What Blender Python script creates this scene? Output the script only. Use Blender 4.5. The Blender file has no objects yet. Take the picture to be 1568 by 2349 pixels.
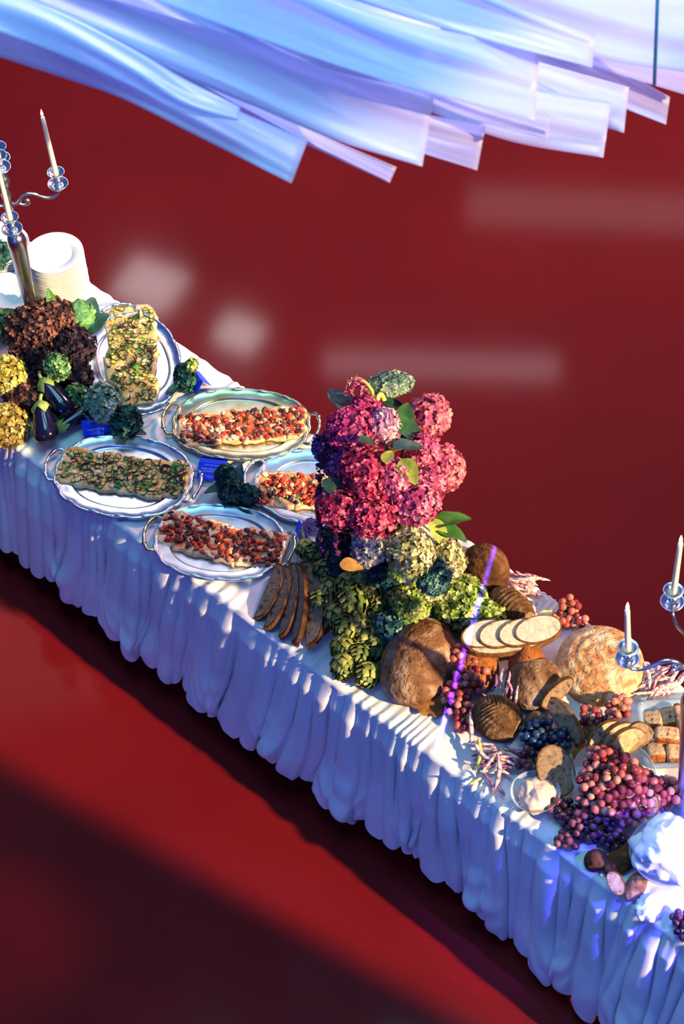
import bpy, math, random
import numpy as np
from mathutils import Vector, Matrix

sc = bpy.context.scene
random.seed(7)
rng = np.random.default_rng(7)
PI = math.pi

# ------------------------------------------------------------------ camera
IW, IH = 1568, 2349
LENS = 85.0
FPX = LENS / 36.0 * IH
PITCH, ROLL = math.radians(51), math.radians(4.7)
CAM = np.array([0.0, 0.0, 8.9])
_F = np.array([0, math.cos(PITCH), -math.sin(PITCH)])
_R0 = np.array([1.0, 0, 0])
_D0 = np.array([0, -math.sin(PITCH), -math.cos(PITCH)])
_X = math.cos(ROLL) * _R0 + math.sin(ROLL) * _D0
_Y = -math.sin(ROLL) * _R0 + math.cos(ROLL) * _D0
cd = bpy.data.cameras.new('camera')
cd.lens = LENS
cd.sensor_fit = 'VERTICAL'
cd.sensor_height = 36.0
cd.sensor_width = 24.0
cd.clip_end = 100
cam = bpy.data.objects.new('camera', cd)
sc.collection.objects.link(cam)
cam.matrix_world = Matrix(((_X[0], -_Y[0], -_F[0], CAM[0]), (_X[1], -_Y[1], -_F[1], CAM[1]),
                           (_X[2], -_Y[2], -_F[2], CAM[2]), (0, 0, 0, 1)))
sc.camera = cam
cd.dof.use_dof = True
cd.dof.focus_distance = 10.4
cd.dof.aperture_fstop = 3.2


def ray(px, py):
    return _F + _X * (px - IW / 2) / FPX + _Y * (py - IH / 2) / FPX


def P(px, py, z):                     # the point at height z seen at that place of the photograph
    d = ray(px, py)
    return CAM + d * ((z - CAM[2]) / d[2])


def PD(px, py, depth):                # the point at a given distance along the view axis
    return CAM + ray(px, py) * depth


def depth_of(p):
    return float((np.array(p) - CAM) @ _F)


def mpp(p):                           # metres per photograph pixel at a point
    return depth_of(p) / FPX


# ------------------------------------------------------------------ light
sc.view_settings.view_transform = 'Standard'
sc.view_settings.look = 'None'
sc.view_settings.gamma = 1.0
sc.view_settings.use_curve_mapping = False
sc.view_settings.exposure = 0.0
world = bpy.data.worlds.new('World')
sc.world = world
world.use_nodes = True
bg = world.node_tree.nodes['Background']
bg.inputs[0].default_value = (0.045, 0.17, 0.78, 1)
bg.inputs[1].default_value = 0.42


def area_light(name, loc, direction, sx, sy, power, color, spread):
    l = bpy.data.lights.new(name, 'AREA')
    l.shape = 'RECTANGLE'
    l.size, l.size_y = sx, sy
    l.energy = power
    l.color = color
    l.spread = math.radians(spread)
    o = bpy.data.objects.new(name, l)
    sc.collection.objects.link(o)
    o.location = loc
    o.rotation_euler = Vector(direction).to_track_quat('-Z', 'Y').to_euler()
    return o


def spot_light(name, loc, target, power, color, deg, blend, radius=0.05):
    l = bpy.data.lights.new(name, 'SPOT')
    l.energy = power
    l.color = color
    l.spot_size = math.radians(deg)
    l.spot_blend = blend
    l.shadow_soft_size = radius
    o = bpy.data.objects.new(name, l)
    sc.collection.objects.link(o)
    o.location = loc
    o.rotation_euler = (Vector(target) - Vector(loc)).to_track_quat('-Z', 'Y').to_euler()
    return o


# low warm sun slanting through a tall window, almost along the table
SUN_EL = math.radians(27)
SUN_H = np.array([-0.801, 0.599])
SUN_D = np.array([SUN_H[0] * math.cos(SUN_EL), SUN_H[1] * math.cos(SUN_EL), -math.sin(SUN_EL)])
sun_mid = np.array([0.08, 5.98, 0.8])
SUN_L = np.array([-0.599, -0.801, 0.0])                                   # across the beam, toward the front
SUN_B = np.array([SUN_H[0] * math.sin(SUN_EL), SUN_H[1] * math.sin(SUN_EL), math.cos(SUN_EL)])
SUN_W = 9.2                                                              # watts for each square metre of pane
for nm, l0, l1, v0, v1 in (('window_sun_upper_pane', -1.10, 1.25, 0.0, 2.7), ('window_sun_lower_pane', -0.68, 1.02, -2.1, 0.0)):
    area_light(nm, sun_mid - SUN_D * 11 + SUN_L * (l0 + l1) / 2 + SUN_B * (v0 + v1) / 2, SUN_D, l1 - l0, v1 - v0,
               SUN_W * (l1 - l0) * (v1 - v0), (1.0, 0.73, 0.40), 1.2)
# added teal fill right above the table, tints its top in shade
area_light('overhead_fill', (0.2, 7.0, 9.0), (0, -0.05, -1), 4, 4, 250, (0.28, 0.82, 1.0), 120)
# added violet-blue fill from the front, colours the shaded skirt
area_light('skirt_fill', (-3.0, 0.5, 3.2), (0.62, 0.76, -0.40), 2.0, 2.0, 42, (0.13, 0.20, 1.0), 120)
# added unseen panel beyond the table, brightens the trays by its reflection
area_light('tray_reflection_fill', (-2.3, 15.3, 10.0), (0.15, -0.8, -1), 3.4, 3.2, 48, (0.93, 0.95, 1.0), 140)


def unit3(v):
    return v / np.linalg.norm(v)


# added unseen light panels, 7 m up; placed to mirror as pale patches in the floor
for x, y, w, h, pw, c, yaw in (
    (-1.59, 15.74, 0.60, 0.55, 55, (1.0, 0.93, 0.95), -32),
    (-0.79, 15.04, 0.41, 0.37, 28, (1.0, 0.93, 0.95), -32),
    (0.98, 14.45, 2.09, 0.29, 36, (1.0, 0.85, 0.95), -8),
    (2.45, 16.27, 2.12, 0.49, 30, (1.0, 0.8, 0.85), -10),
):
    o = area_light('floor_patch_lamp', (x, y, 7.0), (0, 0, -1), w, h, pw, c, 160)
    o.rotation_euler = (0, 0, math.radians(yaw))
# added warm spot, lifts only the open floor behind the table
spot_light('back_floor_fill', (7.5, 14.0, 8.0), (-0.4, 10.4, 0), 7000, (1.0, 0.46, 0.36), 56, 1.0, 0.8)
# added blue-white fill that brightens the hanging strips
area_light('strip_fill', (0.2, 10.3, 5.6), (0, -1, -0.24), 3.6, 0.6, 75, (0.52, 0.54, 1.0), 60)
# added blue spot imitating lens flare over the right-hand corner of the table
spot_light('flare_spot_blue', (3.4, 3.1, 4.4), tuple(P(1560, 2000, 0.8)), 4500, (0.06, 0.05, 1.0), 11, 1.0)
# added light sheet imitating a blue window-glass reflection across bread, grapes and skirt
_n = np.cross(ray(1130, 1262), ray(1020, 1640))
_n = _n / np.linalg.norm(_n)
_d = np.array([0.0, 0.25, -1.0])
_d = unit3(_d - _n * (_d @ _n))
_a = np.cross(_n, _d)
ll = area_light('reflection_line_light', P(1078, 1450, 0.86) - _d * 4.5, _d, 0.010, 1.05, 3.0, (0.05, 0.03, 1.0), 0.3)
ll.matrix_world = Matrix(((_n[0], _a[0], -_d[0], ll.location[0]), (_n[1], _a[1], -_d[1], ll.location[1]), (_n[2], _a[2], -_d[2], ll.location[2]), (0, 0, 0, 1)))


# ------------------------------------------------------------------ materials
def lin(c):
    if isinstance(c, str):
        c = c.lstrip('#')
        c = [int(c[i:i + 2], 16) / 255 for i in (0, 2, 4)]
        c = [x / 12.92 if x <= 0.04045 else ((x + 0.055) / 1.055) ** 2.4 for x in c]
    return (c[0], c[1], c[2], 1.0)


def base_mat(name, rough=0.6, metal=0.0, spec=0.5):
    m = bpy.data.materials.new(name)
    m.use_nodes = True
    b = m.node_tree.nodes['Principled BSDF']
    b.inputs['Roughness'].default_value = rough
    b.inputs['Metallic'].default_value = metal
    b.inputs['Specular IOR Level'].default_value = spec
    return m, m.node_tree, b


def noisy(name, cols, scale=8.0, detail=4.0, rough=0.6, metal=0.0, bump=0.0, bscale=None, spec=0.4,
          island=0.0, trans=0.0, kind='noise', dist=0.0, objrand=0.0, sub=0.0):
    """colour ramp over a noise, optional bump, optional change from island to island or object to object"""
    m, nt, b = base_mat(name, rough, metal, spec)
    N, L = nt.nodes, nt.links
    tc = N.new('ShaderNodeTexCoord')
    if kind == 'noise':
        t = N.new('ShaderNodeTexNoise')
        t.inputs['Scale'].default_value = scale
        t.inputs['Detail'].default_value = detail
        t.inputs['Distortion'].default_value = dist
        fac = t.outputs['Fac']
    else:
        t = N.new('ShaderNodeTexVoronoi')
        t.inputs['Scale'].default_value = scale
        fac = t.outputs['Distance']
    L.new(tc.outputs['Object'], t.inputs['Vector'])
    if island or objrand:
        mx = N.new('ShaderNodeMath')
        mx.operation = 'MULTIPLY_ADD'
        if island:
            g = N.new('ShaderNodeNewGeometry')
            L.new(g.outputs['Random Per Island'], mx.inputs[0])
        else:
            g = N.new('ShaderNodeObjectInfo')
            L.new(g.outputs['Random'], mx.inputs[0])
        k = island or objrand
        mx.inputs[1].default_value = k
        sb = N.new('ShaderNodeMath')
        sb.operation = 'SUBTRACT'
        L.new(fac, sb.inputs[0])
        sb.inputs[1].default_value = k / 2
        L.new(sb.outputs[0], mx.inputs[2])
        fac = mx.outputs[0]
    cr = N.new('ShaderNodeValToRGB')
    e = cr.color_ramp.elements
    while len(e) < len(cols):
        e.new(0.5)
    for i, (p, c) in enumerate(cols):
        e[i].position = p
        e[i].color = lin(c)
    L.new(fac, cr.inputs[0])
    L.new(cr.outputs[0], b.inputs['Base Color'])
    if bump:
        t2 = N.new('ShaderNodeTexNoise')
        t2.inputs['Scale'].default_value = bscale or scale * 3
        t2.inputs['Detail'].default_value = 5
        L.new(tc.outputs['Object'], t2.inputs['Vector'])
        bp = N.new('ShaderNodeBump')
        bp.inputs['Strength'].default_value = bump
        bp.inputs['Distance'].default_value = 0.01
        L.new(t2.outputs['Fac'], bp.inputs['Height'])
        L.new(bp.outputs[0], b.inputs['Normal'])
    if sub:
        b.inputs['Subsurface Weight'].default_value = sub
        b.inputs['Subsurface Radius'].default_value = (0.01, 0.005, 0.003)
    if trans:
        out = N['Material Output']
        tl = N.new('ShaderNodeBsdfTranslucent')
        L.new(cr.outputs[0], tl.inputs[0])
        ms = N.new('ShaderNodeMixShader')
        ms.inputs[0].default_value = trans
        L.new(b.outputs[0], ms.inputs[1])
        L.new(tl.outputs[0], ms.inputs[2])
        L.new(ms.outputs[0], out.inputs[0])
    return m


def plain(name, c, rough=0.5, metal=0.0, spec=0.5):
    return noisy(name, [(0.3, [x * 0.9 for x in lin(c)[:3]]), (0.7, lin(c)[:3])], 12, 2, rough, metal, spec=spec)


MT = {}
MT['cloth'] = noisy('linen_cloth', [(0.3, '#d9d9d6'), (0.7, '#efeeea')], 3, 4, 0.92, bump=0.15, bscale=500, spec=0.1)
MT['silver'] = noisy('silver', [(0.3, '#c9ccd2'), (0.7, '#eceef2')], 20, 4, 0.24, 1.0, bump=0.03, bscale=60)
MT['silver_worn'] = noisy('silver_worn', [(0.3, '#b9bcc0'), (0.65, '#e6e8ea')], 9, 6, 0.32, 1.0, bump=0.03, bscale=60)
MT['gilt'] = noisy('gilt_silver', [(0.3, '#a99a66'), (0.7, '#e0d8b4')], 9, 6, 0.28, 1.0, bump=0.03, bscale=60)
MT['pewter'] = noisy('pewter', [(0.3, '#a3a5ab'), (0.7, '#c9cbd0')], 14, 3, 0.27, 1.0)
MT['wax'] = noisy('candle_wax', [(0.3, '#f3e6c8'), (0.7, '#fbf2da')], 10, 2, 0.45, sub=0.3)
MT['porcelain'] = noisy('porcelain', [(0.3, '#dcdad4'), (0.7, '#e4e2dc')], 6, 2, 0.18)
MT['wick'] = plain('wick', '#2a1c14', 0.9)


def emit_mat(name, c, s):
    m = bpy.data.materials.new(name)
    m.use_nodes = True
    nt = m.node_tree
    nt.nodes.remove(nt.nodes['Principled BSDF'])
    e = nt.nodes.new('ShaderNodeEmission')
    e.inputs[0].default_value = lin(c)
    e.inputs[1].default_value = s
    nt.links.new(e.outputs[0], nt.nodes['Material Output'].inputs[0])
    return m


MT['flame'] = emit_mat('flame', '#ffd27a', 14)


def glass_mat(name, c, rough=0.03, body=0.10):
    """thin glass: mostly clear, mirror-like toward grazing angles, a little body"""
    m = bpy.data.materials.new(name)
    m.use_nodes = True
    nt = m.node_tree
    N, L = nt.nodes, nt.links
    b = N['Principled BSDF']
    b.inputs['Base Color'].default_value = lin(c)
    b.inputs['Roughness'].default_value = rough
    t = N.new('ShaderNodeTexNoise')
    t.inputs['Scale'].default_value = 40
    bp = N.new('ShaderNodeBump')
    bp.inputs['Strength'].default_value = 0.05
    L.new(t.outputs['Fac'], bp.inputs['Height'])
    L.new(bp.outputs[0], b.inputs['Normal'])
    tp = N.new('ShaderNodeBsdfTransparent')
    tp.inputs[0].default_value = (.95, .98, 1, 1)
    lw = N.new('ShaderNodeLayerWeight')
    lw.inputs[0].default_value = .35
    mr = N.new('ShaderNodeMapRange')
    mr.inputs[3].default_value, mr.inputs[4].default_value = body, .75
    L.new(lw.outputs['Facing'], mr.inputs[0])
    ms = N.new('ShaderNodeMixShader')
    L.new(mr.outputs[0], ms.inputs[0])
    L.new(tp.outputs[0], ms.inputs[1])
    L.new(b.outputs[0], ms.inputs[2])
    L.new(ms.outputs[0], N['Material Output'].inputs[0])
    return m


MT['glass'] = glass_mat('clear_glass', '#dfeaf0')
MT['pressed_glass'] = glass_mat('pressed_glass', '#c8d8e4', 0.15, 0.30)

# ------------------------------------------------------------------ object helpers
COL = sc.collection


def tag(o, label=None, cat=None, group=None, kind=None):
    if label:
        o['label'] = label
    if cat:
        o['category'] = cat
    if group:
        o['group'] = group
    if kind:
        o['kind'] = kind
    return o


def empty(name, loc, label, cat, group=None):
    o = bpy.data.objects.new(name, None)
    o.empty_display_size = 0.05
    COL.objects.link(o)
    o.location = [float(x) for x in loc]
    return tag(o, label, cat, group)


def mkmesh(name, v, f, mat, smooth=True, fmat=None):
    me = bpy.data.meshes.new(name)
    v = np.asarray(v, dtype=float)
    me.from_pydata(v.tolist(), [], [tuple(int(i) for i in q) for q in f])
    for m in (mat if isinstance(mat, (list, tuple)) else [mat]):
        me.materials.append(m)
    if fmat is not None:
        me.polygons.foreach_set('material_index', np.asarray(fmat, dtype=np.int32))
    if smooth:
        me.polygons.foreach_set('use_smooth', np.ones(len(me.polygons), dtype=bool))
    me.update()
    return me


def link(name, me, parent=None, mat4=None):
    o = bpy.data.objects.new(name, me)
    COL.objects.link(o)
    if parent is not None:
        o.parent = parent
    if mat4 is not None:
        if parent is not None:
            o.matrix_local = mat4
        else:
            o.matrix_world = mat4
    return o


def obj(name, vf, mat, parent=None, loc=None, smooth=True, fmat=None):
    o = link(name, mkmesh(name, vf[0], vf[1], mat, smooth, fmat), parent)
    if loc is not None:
        o.location = [float(x) for x in loc]
    return o


def frame(x, y, z, o=(0, 0, 0)):      # 4x4 from axes
    return Matrix(((x[0], y[0], z[0], o[0]), (x[1], y[1], z[1], o[1]), (x[2], y[2], z[2], o[2]), (0, 0, 0, 1)))


def unit(v):
    v = np.asarray(v, dtype=float)
    return v / (np.linalg.norm(v) + 1e-12)


def basis(n, up=(0, 0, 1)):
    n = unit(n)
    a = np.cross(up, n)
    if np.linalg.norm(a) < 1e-4:
        a = np.array([1.0, 0, 0])
    a = unit(a)
    return a, np.cross(n, a), n


def join(*vfs):
    V, F, k = [], [], 0
    for v, f in vfs:
        v = np.asarray(v, dtype=float)
        V.append(v)
        F += [tuple(i + k for i in q) for q in f]
        k += len(v)
    return np.vstack(V), F


def scatter(v, f, mats):              # many copies of one small shape as one mesh
    v = np.asarray(v, dtype=float)
    A = np.array([np.array(m)[:3, :3] for m in mats])
    T = np.array([np.array(m)[:3, 3] for m in mats])
    V = np.einsum('nij,kj->nki', A, v) + T[:, None, :]
    n = len(v)
    F = [tuple(i + n * k for i in q) for k in range(len(mats)) for q in f]
    return V.reshape(-1, 3), F


def grid_faces(nu, nv, wrap_u=False):
    F = []
    for i in range(nu if wrap_u else nu - 1):
        for j in range(nv - 1):
            a, b = i * nv + j, ((i + 1) % nu) * nv + j
            F.append((a, b, b + 1, a + 1))
    return F


def lathe(prof, n=32, cap=True):
    prof = np.asarray(prof, dtype=float)
    a = np.linspace(0, 2 * PI, n, endpoint=False)
    V = np.stack([np.outer(np.cos(a), prof[:, 0]), np.outer(np.sin(a), prof[:, 0]),
                  np.tile(prof[:, 1], (n, 1))], -1).reshape(-1, 3)
    k = len(prof)
    F = grid_faces(n, k, True)
    if cap:
        F.append(tuple(i * k for i in range(n))[::-1])
        F.append(tuple(i * k + k - 1 for i in range(n)))
    return V, F


def tube(pts, rad, n=8, flat=1.0, cap=True):
    pts = np.asarray(pts, dtype=float)
    k = len(pts)
    rad = np.broadcast_to(np.asarray(rad, dtype=float), (k,))
    T = np.gradient(pts, axis=0)
    V = []
    up = np.array([0, 0, 1.0])
    a = None
    for i in range(k):
        t = unit(T[i])
        if a is None:
            a = np.cross(up, t)
            if np.linalg.norm(a) < 1e-3:
                a = np.cross([1, 0, 0], t)
        a = unit(a - t * (a @ t))
        b = np.cross(t, a)
        for j in range(n):
            q = 2 * PI * j / n
            V.append(pts[i] + rad[i] * (a * math.cos(q) + b * math.sin(q) * flat))
    F = []
    for i in range(k - 1):
        for j in range(n):
            F.append((i * n + j, i * n + (j + 1) % n, (i + 1) * n + (j + 1) % n, (i + 1) * n + j))
    if cap:
        F.append(tuple(range(n))[::-1])
        F.append(tuple((k - 1) * n + j for j in range(n)))
    return np.array(V), F


def spline(pts, n=24):                # Catmull-Rom through points
    p = np.asarray(pts, dtype=float)
    p = np.vstack([2 * p[0] - p[1], p, 2 * p[-1] - p[-2]])
    out = []
    m = len(p) - 3
    for t in np.linspace(0, m - 1e-6, n):
        i = int(t)
        u = t - i
        a, b, c, d = p[i:i + 4]
        out.append(0.5 * (2 * b + (c - a) * u + (2 * a - 5 * b + 4 * c - d) * u * u + (3 * b - a - 3 * c + d) * u ** 3))
    return np.array(out)


def sphere(nu=16, nv=9):
    a = np.linspace(0, 2 * PI, nu, endpoint=False)
    b = np.linspace(-PI / 2, PI / 2, nv)
    V = np.stack([np.outer(np.cos(a), np.cos(b)), np.outer(np.sin(a), np.cos(b)), np.tile(np.sin(b), (nu, 1))], -1)
    return V.reshape(-1, 3), grid_faces(nu, nv, True)


def n3(p, seed, freq=1.0, octs=3):    # smooth pseudo noise in about -1..1
    r = np.random.default_rng(seed)
    p = np.asarray(p, dtype=float)
    s = np.zeros(p.shape[:-1])
    amp = 1.0
    tot = 0
    for o in range(octs):
        for k in range(4):
            d = unit(r.normal(size=3)) * freq * (2.0 ** o) * r.uniform(0.7, 1.3)
            s = s + amp * np.sin(p @ d + r.uniform(0, 6.28)) * 0.5
        tot += amp
        amp *= 0.5
    return s / tot


def _h(ix, iy, seed):
    x = (ix.astype(np.int64) * 374761393 + iy.astype(np.int64) * 668265263 + seed * 974711) & 0x7fffffff
    x = ((x ^ (x >> 13)) * 1274126177) & 0x7fffffff
    x = (x ^ (x >> 16)) & 0xffff
    return x / 65535.0


def vn(x, y, seed):                   # value noise 0..1
    x, y = np.broadcast_arrays(np.asarray(x, dtype=float), np.asarray(y, dtype=float))
    ix, iy = np.floor(x), np.floor(y)
    fx, fy = x - ix, y - iy
    fx, fy = fx * fx * (3 - 2 * fx), fy * fy * (3 - 2 * fy)
    a, b = _h(ix, iy, seed), _h(ix + 1, iy, seed)
    c, d = _h(ix, iy + 1, seed), _h(ix + 1, iy + 1, seed)
    return (a * (1 - fx) + b * fx) * (1 - fy) + (c * (1 - fx) + d * fx) * fy


# ------------------------------------------------------------------ the hall floor
def carpet():
    m, nt, b = base_mat('red_carpet', 0.6, 0, 0.08)
    N, L = nt.nodes, nt.links
    tc = N.new('ShaderNodeTexCoord')
    t1 = N.new('ShaderNodeTexNoise')
    t1.inputs['Scale'].default_value = 220
    t1.inputs['Detail'].default_value = 3
    t2 = N.new('ShaderNodeTexNoise')
    t2.inputs['Scale'].default_value = 1.3
    t2.inputs['Detail'].default_value = 5
    for t in (t1, t2):
        L.new(tc.outputs['Object'], t.inputs['Vector'])
    ad = N.new('ShaderNodeMath')
    ad.operation = 'MULTIPLY_ADD'
    L.new(t1.outputs['Fac'], ad.inputs[0])
    ad.inputs[1].default_value = 0.6
    ml = N.new('ShaderNodeMath')
    ml.operation = 'MULTIPLY'
    L.new(t2.outputs['Fac'], ml.inputs[0])
    ml.inputs[1].default_value = 0.4
    L.new(ml.outputs[0], ad.inputs[2])
    cr = N.new('ShaderNodeValToRGB')
    e = cr.color_ramp.elements
    e[0].position, e[0].color = 0.3, (0.115, 0.0022, 0.003, 1)
    e[1].position, e[1].color = 0.7, (0.185, 0.0055, 0.0055, 1)
    L.new(ad.outputs[0], cr.inputs[0])
    L.new(cr.outputs[0], b.inputs['Base Color'])
    bp = N.new('ShaderNodeBump')
    bp.inputs['Strength'].default_value = 0.12
    bp.inputs['Distance'].default_value = 0.004
    L.new(t1.outputs['Fac'], bp.inputs['Height'])
    L.new(bp.outputs[0], b.inputs['Normal'])
    b.inputs['Coat Weight'].default_value = 0.12
    b.inputs['Coat Roughness'].default_value = 0.08
    return m


fl = obj('floor', ([(-9, -2, 0), (9, -2, 0), (9, 16, 0), (-9, 16, 0)], [(0, 1, 2, 3)]), carpet(), smooth=False)
tag(fl, 'smooth red carpeted hall floor', 'floor', kind='structure')

# ------------------------------------------------------------------ table and cloth
ANG = math.radians(46.8)
EU = np.array([math.cos(ANG), -math.sin(ANG), 0])
EV = np.array([math.sin(ANG), math.cos(ANG), 0])
OT = np.array([-0.3, 5.9, 0.0])
TW, TZ = 0.92, 0.78
U0, U1 = -3.4, 2.75


def T(u, v, z=0.0):
    return OT + EU * u + EV * v + np.array([0, 0, z])


def box(lo, hi):
    x0, y0, z0 = lo
    x1, y1, z1 = hi
    V = [(x0, y0, z0), (x1, y0, z0), (x1, y1, z0), (x0, y1, z0), (x0, y0, z1), (x1, y0, z1), (x1, y1, z1), (x0, y1, z1)]
    return V, [(0, 3, 2, 1), (4, 5, 6, 7), (0, 1, 5, 4), (1, 2, 6, 5), (2, 3, 7, 6), (3, 0, 4, 7)]


wood = noisy('pine_board', [(0.3, '#8a6a48'), (0.7, '#b08d64')], 5, 6, 0.6)
tb = empty('buffet_table', T((U0 + U1) / 2, TW / 2), 'long buffet table hidden under the draped white cloth', 'table')
tb.rotation_euler = (0, 0, -ANG)
hl = (U1 - U0) / 2
obj('tabletop', box((-hl + .03, -TW / 2 + .03, .715), (hl - .03, TW / 2 - .03, .755)), wood, tb, smooth=False)
for sx in (-1, 1):
    for sy in (-1, 1):
        cx, cy = sx * (hl - .15), sy * (TW / 2 - .12)
        obj('leg', box((cx - .025, cy - .025, 0), (cx + .025, cy + .025, .715)), wood, tb, smooth=False)


def make_cloth():
    nu = 1100
    u = np.linspace(U0, U1, nu)
    r = 0.018
    rows = []                                    # (kind, parameter)
    for s in np.linspace(1, 0.02, 14):
        rows.append(('b', s))
    for a in np.linspace(90, 0, 5):
        rows.append(('ba', math.radians(a)))
    vmax, vmin = TW - r, r
    w = np.linspace(0, 1, 64)
    for q in w[1:-1]:
        rows.append(('t', vmax + (vmin - vmax) * (1 - (1 - q) ** 1.5)))
    for a in np.linspace(0, 90, 6):
        rows.append(('fa', math.radians(a)))
    for s in np.linspace(0, 1, 84)[1:]:
        rows.append(('f', s))
    swags = [(-1.32, .10, .9), (-.83, .13, 1.0), (-.33, .10, .8), (.02, .12, .9), (.43, .14, 1.1), (.80, .10, .8),
             (1.16, .13, 1.0), (1.60, .12, 1.1), (2.05, .14, 1.0)]
    V = np.zeros((len(rows), nu, 3))
    gather = vn(u * 2.2, 0 * u, 3)
    ph1_0 = 2 * PI * u / .062 + 26 * vn(u * 5, 0 * u, 11)
    gam = np.clip(vn(u * 6, 0 * u, 13) * 2.2 - .55, 0, 1.4)

    def skirt(s, sd):
        ue = u + 0.13 * (vn(u * 1.7, 0 * u + s * .8, sd + 1) - .5) * s * 1.6
        g2 = .55 + .9 * vn(u * 3.3, 0 * u, sd + 9)
        p1 = 2 * PI * ue / .062 + 26 * vn(u * 5, 0 * u + s * .5, 11)
        p2 = 2 * PI * ue / .086 + 13 * vn(ue * 2.3, 0 * u + s * .35, sd + 2)
        p3 = 2 * PI * ue / .27 + 9 * vn(ue * 1.3, 0 * u + s * .3, sd + 3)
        a1 = (.0075 * (1 - s) + .0035) * gam
        a2 = .025 * min(1, .20 + 2.0 * s) * g2 * (.35 + 1.0 * vn(ue * 4, 0 * u + s * .8, sd + 4))
        a3 = .044 * min(1, .05 + 1.2 * s) * (.4 + 1.0 * vn(ue * 2.1, 0 * u + s * .4, sd + 5))
        out = a1 * np.cos(p1) + a2 * 1.25 * (2 * np.abs(np.cos(p2 / 2)) ** .75 - 1.2) + a3 * (2 * np.abs(np.cos(p3 / 2)) ** .85 - 1.1)
        tang = a1 * np.sin(p1) * .9 + a2 * np.sin(p2 + .5) * .75 + a3 * np.sin(p3 + .5) * .9
        out = out + .026 + .10 * s ** 1.1 + .08 * (vn(u * .9, 0 * u, sd + 6) - .5) * s
        hem = .012 + .12 * np.clip(vn(u * 2.6, 0 * u, sd + 7) * 1.4 - .4, 0, 1) + .05 * np.abs(vn(u * 7, 0 * u, sd + 8) - .5) * 2 + .014 * vn(u * 19, 0 * u, sd + 14)
        for (u0, wd, am) in swags:
            x = (u - u0) / wd
            m = np.exp(-x ** 2 * 1.6)
            env = np.clip((s - .55) / .35, 0, 1)
            rho = s + .30 * x * x
            out = out + am * m * env * (.014 * np.cos(2 * PI * rho / .22) + .05 * math.sin(PI * min(1, max(0, (s - .55) / .45))))
            tang = tang - .030 * x * m * env
        z = (TZ - r) - s * (TZ - r - hem)
        return out, tang, z

    for k, (kd, q) in enumerate(rows):
        tang = np.zeros(nu)
        if kd in ('f', 'b'):
            out, tang, z = skirt(q, 40 if kd == 'f' else 90)
            base = r * 0 + out * min(1, .25 + q * 6)
            v = -base if kd == 'f' else TW + base
        elif kd in ('fa', 'ba'):
            o0 = .25 * skirt(0.0, 40 if kd == 'fa' else 90)[0]
            z = TZ - r + r * math.cos(q) + .005 * np.cos(ph1_0) * gam * math.cos(q)
            e = r * math.sin(q)
            v = (r - e) - o0 * math.sin(q) if kd == 'fa' else TW - r + e + o0 * math.sin(q)
        else:
            v = np.full(nu, q)
            fr = math.exp(-q / .07)
            bk = math.exp(-(TW - q) / .08)
            z = TZ + .008 * np.cos(ph1_0 + q * 20 * (gather - .5)) * gam * (fr + .7 * bk)
            wr = vn(u * 6 + q * 5, u * 3 - q * 9, 21) - .5
            wr2 = vn(u * 17 + q * 4, q * 11 + 0 * u, 22) - .5
            z = z + (.017 * wr + .009 * wr2 - .005) * (1 - math.exp(-min(q, TW - q) / .05))
        V[k] = OT + np.outer(u + tang, EU) + np.outer(v, EV)
        V[k, :, 2] = z
    return V.reshape(-1, 3), grid_faces(len(rows), nu)


cl = obj('tablecloth', make_cloth(), MT['cloth'])
tag(cl, 'long white cloth draped over the buffet table with a gathered skirt', 'tablecloth')
Z0 = TZ + 0.006

# ------------------------------------------------------------------ plates
def plate_mesh():
    R = .136
    prof = [(.0, .004), (.078, .004), (.086, .006), (.092, .0105), (.128, .0165), (.1345, .0175), (R, .0165), (.1345, .0145),
            (.09, .004), (.075, 0), (0, 0)]
    v, f = lathe(prof, 56, False)
    return mkmesh('plate', v, f, MT['porcelain'])


PLATE = plate_mesh()


def plate_stack(px, py, ztop, n, pitch, where, r_px=None):
    c = P(px, py, ztop)
    z = ztop - .0175
    for k in range(n):
        zz = Z0 + k * pitch
        o = link('dinner_plate', PLATE)
        o.location = (c[0] + rng.uniform(-.0012, .0012), c[1] + rng.uniform(-.0012, .0012), zz)
        lab = 'topmost white plate of ' + where if k == n - 1 else \
              'bottom white plate of ' + where if k == 0 else 'white plate within ' + where
        tag(o, lab, 'plate', where)


def stack_at(px, py, n, pitch, where):
    ztop = Z0 + (n - 1) * pitch + .0175
    plate_stack(px, py, ztop, n, pitch, where)


stack_at(124, 580, 21, .0118, 'the tall plate stack right of the candelabrum')
stack_at(6, 672, 13, .0118, 'the low plate stack left of the candelabrum stem')
stack_at(0, 560, 17, .0118, 'the plate stack at the left edge behind the candelabrum')


# ------------------------------------------------------------------ candelabra and candles
def candle(loc, h, lean, label, grp):
    root = empty('taper_candle', loc, label, 'candle', grp)
    x, y = lean
    pts = np.array([[x * t, y * t, h * t] for t in np.linspace(0, 1, 8)])
    obj('wax', tube(pts, np.linspace(.0125, .0088, 8), 14), MT['wax'], root)
    e = pts[-1]
    obj('wick', tube([e, e + [0.0005, 0, .006], e + [.001, 0, .011]], .001, 6), MT['wick'], root)
    v, f = lathe([(0.0005, 0), (.0045, .006), (.0058, .012), (.004, .022), (.0015, .032), (.0003, .038)], 12)
    obj('flame', (v + e + [0, 0, .006], f), MT['flame'], root)


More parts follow.
